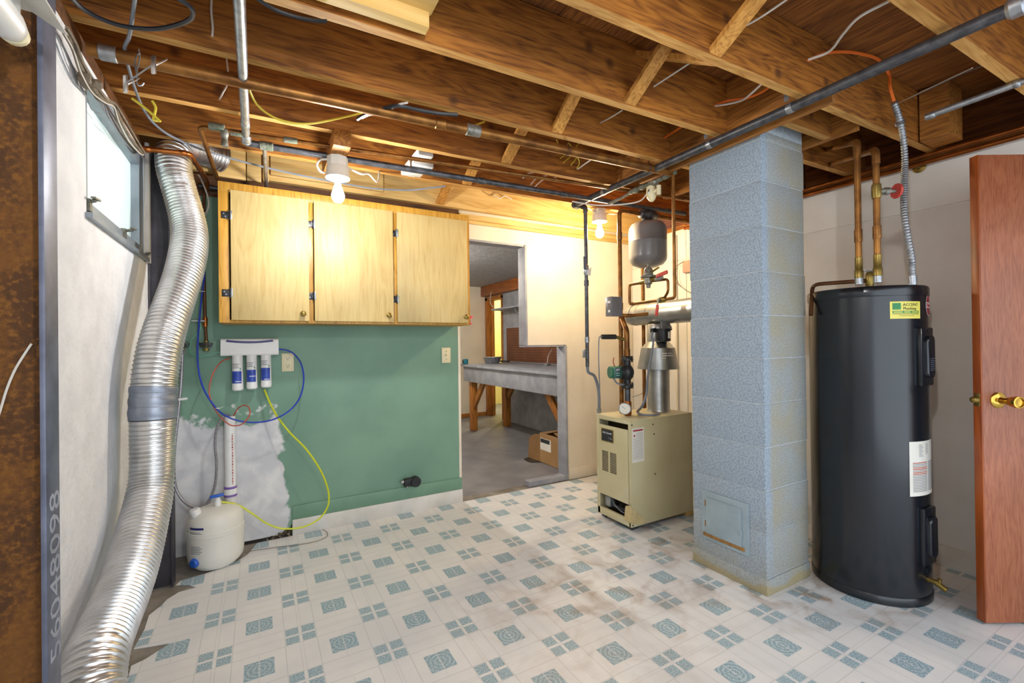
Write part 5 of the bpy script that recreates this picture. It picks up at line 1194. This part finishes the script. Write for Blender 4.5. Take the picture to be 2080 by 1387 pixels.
# ================================================================== PIPES UNDER THE JOISTS
def run(name, pts, r, m, label, fits=(), straps=(), n=14):
    pts = [Vector(p) for p in pts]
    t = thing(name, label, 'pipe', pts[0])
    MB().tube(fil(pts, .03), r, n).build('pipe', m, t)
    for p, d, rr, l, mm, nm in fits: MB().lathe([(rr*.85, -l/2), (rr, -l/2+.004), (rr, l/2-.004), (rr*.85, l/2)], p, d, n).build(nm, mm, t)
    for p in straps: MB().lathe([(r+.001, -.008), (r+.003, 0), (r+.001, .008)], p, pts[1]-pts[0], n).obox(Vector(p)+Vector((0, 0, r)), (p[0], p[1], JZ+.0), .014, .002, up=(1, 0, 0)).build('strap', 'copper_dark', t)
    return t
a, b2 = Vector((-.478, 1.945, 2.198)), Vector((2.10, 1.812, 2.204))
run('drain_line', [a, b2], .0225, 'copper_old', 'large copper pipe crossing under the joists from the left wall to the chimney', [(a.lerp(b2, .02), b2-a, .025, .05, 'galv', 'coupling'), (a.lerp(b2, .46), b2-a, .0255, .05, 'copper_old', 'coupling'), (a.lerp(b2, .52), b2-a, .026, .07, 'solder', 'coupling')], [a.lerp(b2, .72), a.lerp(b2, .93)], n=20)
a, b2 = P(405, 258, 'Z', 2.205), P(1390, 404, 'Z', 2.205)
cw = run('cold_water_line', [P(442, 364, 'Z', 2.18), a+Vector((0, .0, 0)), b2], .0105, 'copper_old', 'thin copper pipe under the joists turning back over the cabinet', [(P(440, 258, 'Z', 2.205), b2-a, .017, .06, 'verdigris', 'tee'), (P(480, 270, 'Z', 2.205), b2-a, .015, .05, 'verdigris', 'coupling'), (P(590, 285, 'Z', 2.205), b2-a, .014, .06, 'verdigris', 'coupling')])
c = P(456, 264, 'Z', 2.2); MB().lathe([(.014, 0), (.0165, -.01), (.0165, -.025), (.013, -.03), (.013, -.055), (.015, -.058), (.015, -.075)], c, n=14).build('stub_valve', 'solder', cw)
a, b2 = P(499, 290, 'Z', 2.195), P(1392, 434, 'Z', 2.195)
run('iron_line', [a, b2], .0165, 'iron', 'dark iron pipe running under the joists behind the warm bulb', [(a+(b2-a)*.03, b2-a, .021, .06, 'verdigris', 'tee'), (a+(b2-a)*.42, b2-a, .0195, .05, 'iron', 'coupling'), (a+(b2-a)*.62, b2-a, .0195, .04, 'iron', 'coupling')], [])
a2 = P(537, 298, 'Z', 2.19)
run('iron_branch', [a2, P(541, 378, 'Z', 2.17), P(541, 378, 'Z', 2.17)+Vector((0, .12, -.02))], .0095, 'galv', 'short grey branch pipe running back over the left end of the cabinet')
run('galvanised_line', [Vector((-.035, .1, 2.205)), Vector((-.045, 2.43, 2.205)), Vector((-.045, 2.46, 2.185))], .0165, 'galv', 'galvanised pipe crossing the joists towards the camera above the filter', [(Vector((-.045, 2.30, 2.205)), (0, 1, 0), .0185, .05, 'galv', 'coupling'), (Vector((-.045, 2.44, 2.198)), (0, 1, -.3), .021, .05, 'galv', 'elbow')])
run('galvanised_stub', [P(1880, 238, 'X', 2.62), P(2090, 161, 'X', 2.62)], .0135, 'galv', 'capped galvanised pipe end under the joist at the upper right', [(P(1890, 235, 'X', 2.62), P(2090, 161, 'X', 2.62)-P(1880, 238, 'X', 2.62), .0155, .035, 'galv', 'end_cap'), (P(2066, 170, 'X', 2.62), P(2090, 161, 'X', 2.62)-P(1880, 238, 'X', 2.62), .0165, .02, 'galv', 'strap')])
ce_ = [P(286, 302, 'Y', 2.63), P(385, 312, 'Y', 2.63), P(420, 366, 'Y', 3.12), P(420, 384, 'Y', 3.18)]
run('copper_elbow_line', ce_, .0125, 'copper', 'bright copper pipe with soldered elbow crossing in front of the duct', [(ce_[0].lerp(ce_[1], .12), ce_[1]-ce_[0], .0148, .03, 'copper', 'coupling'), (ce_[0].lerp(ce_[1], .86), ce_[1]-ce_[0], .0148, .025, 'copper', 'coupling'), (ce_[1].lerp(ce_[2], .55), ce_[2]-ce_[1], .0148, .03, 'copper', 'coupling')])

# ================================================================== CABLES AND WIRES UNDER THE JOISTS
cable('yellow_cable', PL('Y', 2.06, (499, 128, 1.87), (501, 150, 1.92), (506, 180, 1.99), (522, 212), (552, 236), (590, 249), (632, 251), (676, 243), (715, 234), (745, 228), (790, 231), (840, 246), (890, 260), (925, 263), (955, 257), (984, 247)), .0045, 'yellow', 'yellow electrical cable sagging in long curves between the joists')
cable('grey_cable', PL('Z', 2.215, (275, -12), (268, 40), (262, 75), (253, 100), (262, 140), (276, 185), (292, 222), (312, 250), (345, 275), (400, 300), (470, 322), (540, 340), (620, 358), (700, 373), (760, 383), (830, 386), (880, 381), (905, 378)), .0055, 'gcable', 'grey cable strung from the near ceiling back along the cabinet top')
cable('black_cable_loop', PL('Z', 2.2, (140, -10), (165, 15), (200, 36), (250, 53), (310, 59), (355, 52), (385, 40), (392, 27), (384, 12), (360, -4)), .0065, 'bcable', 'black cable hanging in a wide loop at the upper left')
cable('black_cable', PL('Z', 2.22, (515, -8), (555, 18), (600, 34), (640, 42), (664, 43)), .006, 'bcable', 'black cable sagging from the nearer joist in the upper middle')
cable('black_cable_bundle', PL('Z', 2.205, (726, 242), (745, 231), (780, 220), (810, 215), (850, 223), (890, 230), (930, 233)), .008, 'bcable', 'bundle of black cable strapped beside the large copper pipe')
cable('pale_cable', PL('Z', 2.21, (735, 240), (752, 233), (780, 231), (806, 214), (828, 208)), .0045, 'wcable', 'pale cable end poking out with the black bundle by the copper pipe')
bx_ = [('short_wire', ((430, -6), (429, 22), (432, 55), (431, 74)), 1.825, 'wcable', 'pinkish wire hanging against the second joist at the upper left'),
       ('short_wire', ((460, 118), (463, 145), (462, 170), (452, 190), (446, 202)), 2.235, 'wcable', 'pinkish wire hanging against the joist left of the galvanised pipe')]
for nm, pts, Y, m, l in bx_: cable(nm, PL('Y', Y, *pts), .0035, m, l, 'wire')
def hole_wire(pts, Y0, Y1, r, m, l, cat='cable'):
    k = len(pts)-1; cable('joist_cable', [P(x, y, 'Y', Y0+(Y1-Y0)*i/k) for i, (x, y) in enumerate(pts)], r, m, l, cat)
hole_wire([(1497, 60), (1530, 44), (1565, 22), (1605, -6)], 1.005, .86, .0035, 'wcable', 'white cable coming out of a hole high in the joist above the chimney')
hole_wire([(1328, 176), (1360, 155), (1395, 132), (1422, 113)], 1.41, 1.20, .0035, 'wcable', 'white cable stretched across the second bay by the bridging')
hole_wire([(1218, 250), (1238, 240), (1264, 224)], 1.79, 1.60, .0035, 'wcable', 'short white cable end below the crossed bridging')
hole_wire([(1643, 121), (1685, 104), (1712, 70), (1745, 35), (1806, 2)], .985, .66, .005, 'wcable', 'thick white cable curving up from the joist over the heater')
hole_wire([(1643, 122), (1672, 109), (1712, 105), (1752, 110), (1785, 122), (1805, 150), (1808, 178), (1816, 206)], .99, .93, .0065, 'orange', 'orange cable bending over into the flexible conduit')
hole_wire([(1453, 213), (1480, 204), (1515, 199), (1545, 188), (1572, 170)], 1.41, 1.12, .006, 'orange', 'orange cable crossing the bay left of the chimney')
hole_wire([(1453, 215), (1480, 211), (1508, 203), (1528, 188), (1550, 168)], 1.40, 1.12, .0045, 'wcable', 'white cable crossing beside the orange one left of the chimney')
hole_wire([(1348, 281), (1368, 268), (1388, 255)], 1.78, 1.60, .006, 'orange', 'short orange cable end in the bay next to the chimney')
hole_wire([(1826, 209), (1890, 178), (1975, 138)], .975, .62, .0018, 'wcable', 'thin pale wire strung from the conduit top to the near joist', 'wire')
hole_wire([(1826, 209), (1900, 175), (1955, 150), (1995, 134)], .975, .60, .0018, 'gcable', 'thin grey wire strung from the conduit top, lower one', 'wire')
for k, pts in enumerate((((1138, 322), (1148, 313), (1155, 300)), ((1145, 330), (1160, 316), (1172, 300)), ((1160, 335), (1170, 322), (1176, 310), (1160, 298)), ((1172, 342), (1177, 330), (1170, 316), (1150, 305)), ((1130, 283), (1134, 292)), ((1155, 290), (1163, 300)), ((1176, 290), (1168, 302)))):
    cable('yellow_wire', PL('Y', 2.2-.012*k, *pts), .0035, 'yellow', ['leftmost yellow wire end below the copper pipe', 'second yellow wire end below the copper pipe', 'third yellow wire end below the copper pipe', 'longest yellow wire bending below the copper pipe', 'short yellow wire end by the lowest bridging', 'yellow wire end dropping from the joist, left of a pair', 'yellow wire end dropping from the joist, right of a pair'][k], 'wire', 'yellow wires by the bridging')
hole_wire([(1173, 344), (1188, 333), (1204, 322)], 2.2, 2.05, .004, 'wcable', 'pale cable end slanting under the large copper pipe')
for k, pts in enumerate((((268, 200), (285, 212), (305, 228), (326, 247)), ((309, 205), (316, 218), (314, 232), (312, 243), (322, 246)))):
    cable('yellow_strap', PL('Y', 2.23, *pts), .005, 'yellow', ['yellow cable stub on the joist at the upper left, straight one', 'yellow cable stub on the joist at the upper left, hooked one'][k])
for k, pts in enumerate((((1062, 362), (1072, 353), (1084, 350)), ((1078, 375), (1090, 362), (1110, 357)), ((1085, 380), (1105, 364), (1130, 361)), ((1002, 396), (1015, 403), (1025, 398), (1040, 405)))):
    cable('pale_wire', PL('Y', 2.62 if k < 3 else 3.08, *pts), .0045, 'wcable', ['pale wire loop on the far joist, leftmost', 'pale wire loop on the far joist, middle', 'pale wire loop on the far joist, rightmost', 'pale wire curls on the rim joist right of the cabinet'][k], 'wire')
cable('lamp_cable', [Vector((.40, 2.40, 2.13)), Vector((.47, 2.43, 2.12)), Vector((.52, 2.47, 2.14)), Vector((.58, 2.54, 2.13)), Vector((.62, 2.66, 2.235))], .005, 'wcable', 'white cable running from the cabinet bulb along the joists')
cable('lamp_cable', [Vector((.30, 2.38, 2.145)), Vector((.27, 2.38, 2.135)), Vector((.255, 2.385, 2.11)), Vector((.27, 2.39, 2.085)), Vector((.295, 2.395, 2.08))], .005, 'wcable', 'white cable looped on the left of the cabinet bulb')
cable('lamp_cable', [Vector((2.225, 2.65, 2.215)), Vector((2.17, 2.64, 2.22)), Vector((2.10, 2.63, 2.235))], .005, 'wcable', 'pale cable on the left of the warm bulb')
cable('lamp_cable', [Vector((2.325, 2.66, 2.215)), Vector((2.40, 2.66, 2.22)), Vector((2.48, 2.68, 2.235))], .005, 'wcable', 'pale cable on the right of the warm bulb')
cable('duct_top_cable', [Vector((-.30, 3.19, 2.17)), Vector((-.05, 3.2, 2.165)), Vector((.2, 3.2, 2.16)), Vector((.6, 3.2, 2.165)), Vector((.95, 3.2, 2.17))], .012, 'bcable', 'dark cable lying along the top of the wooden cabinet')
# clip hanger
ch_ = thing('clip_hanger', 'wire trouser hanger with two metal clips hanging at the upper left', 'hanger', P(290, 150, 'Z', 2.1))
h0, h1 = P(255, 169, 'Y', 1.80), P(312, 130, 'Y', 1.72)
MB().tube([h0, h1], .0022, 6).build('bar', 'galv', ch_)
hm = h0.lerp(h1, .4); MB().tube(bz([hm, P(278, 150, 'Y', 1.77), P(274, 128, 'Y', 1.78), P(279, 112, 'Y', 1.79), P(284, 108, 'Y', 1.8)]), .002, 6).build('hook', 'galv', ch_)
for q in (h0, h1):
    d = (h1-h0).normalized()
    MB().obox(q+Vector((0, 0, .025)), q+Vector((0, 0, -.03)), .007, .014, up=d, bev=.002).build('clip', 'alu', ch_)
    MB().obox(q+Vector((.004, .006, .0)), q+Vector((.03, .02, .035)), .010, .004, bev=.001).build('clip_wing', 'alu', ch_)
cable('wire_hook', PL('Y', 1.86, (282, 100), (284, 118), (279, 140), (278, 160), (280, 172), (287, 174), (292, 168)), .0022, 'galv', 'bent wire hook hanging beside the clip hanger', 'hook')

GR = {'ceiling_bulb': 'bare bulbs on the basement ceiling', 'steel_column': 'steel columns along the left wall', 'old_cable': 'old cables along the top of the left wall', 'bell_wire': 'thin wires pinned to the left wall',
      'copper_riser': 'copper risers to the stop valves', 'cable_tie': 'cable ties on the blue tube', 'heater_pipe': 'copper pipes on the water heater', 'wall_pipe': 'copper pipes along the right wall', 'joist_cable': 'cables threaded through the joists',
      'short_wire': 'short wires hanging from the joists', 'lamp_cable': 'cables feeding the ceiling bulbs', 'pale_wire': 'pale wire loops on the far joists', 'yellow_strap': 'yellow cable stubs on the left joist'}
for o in bpy.data.objects:
    g = GR.get(o.name.split('.')[0])
    if g and o.parent is None and 'label' in o and 'group' not in o: o['group'] = g
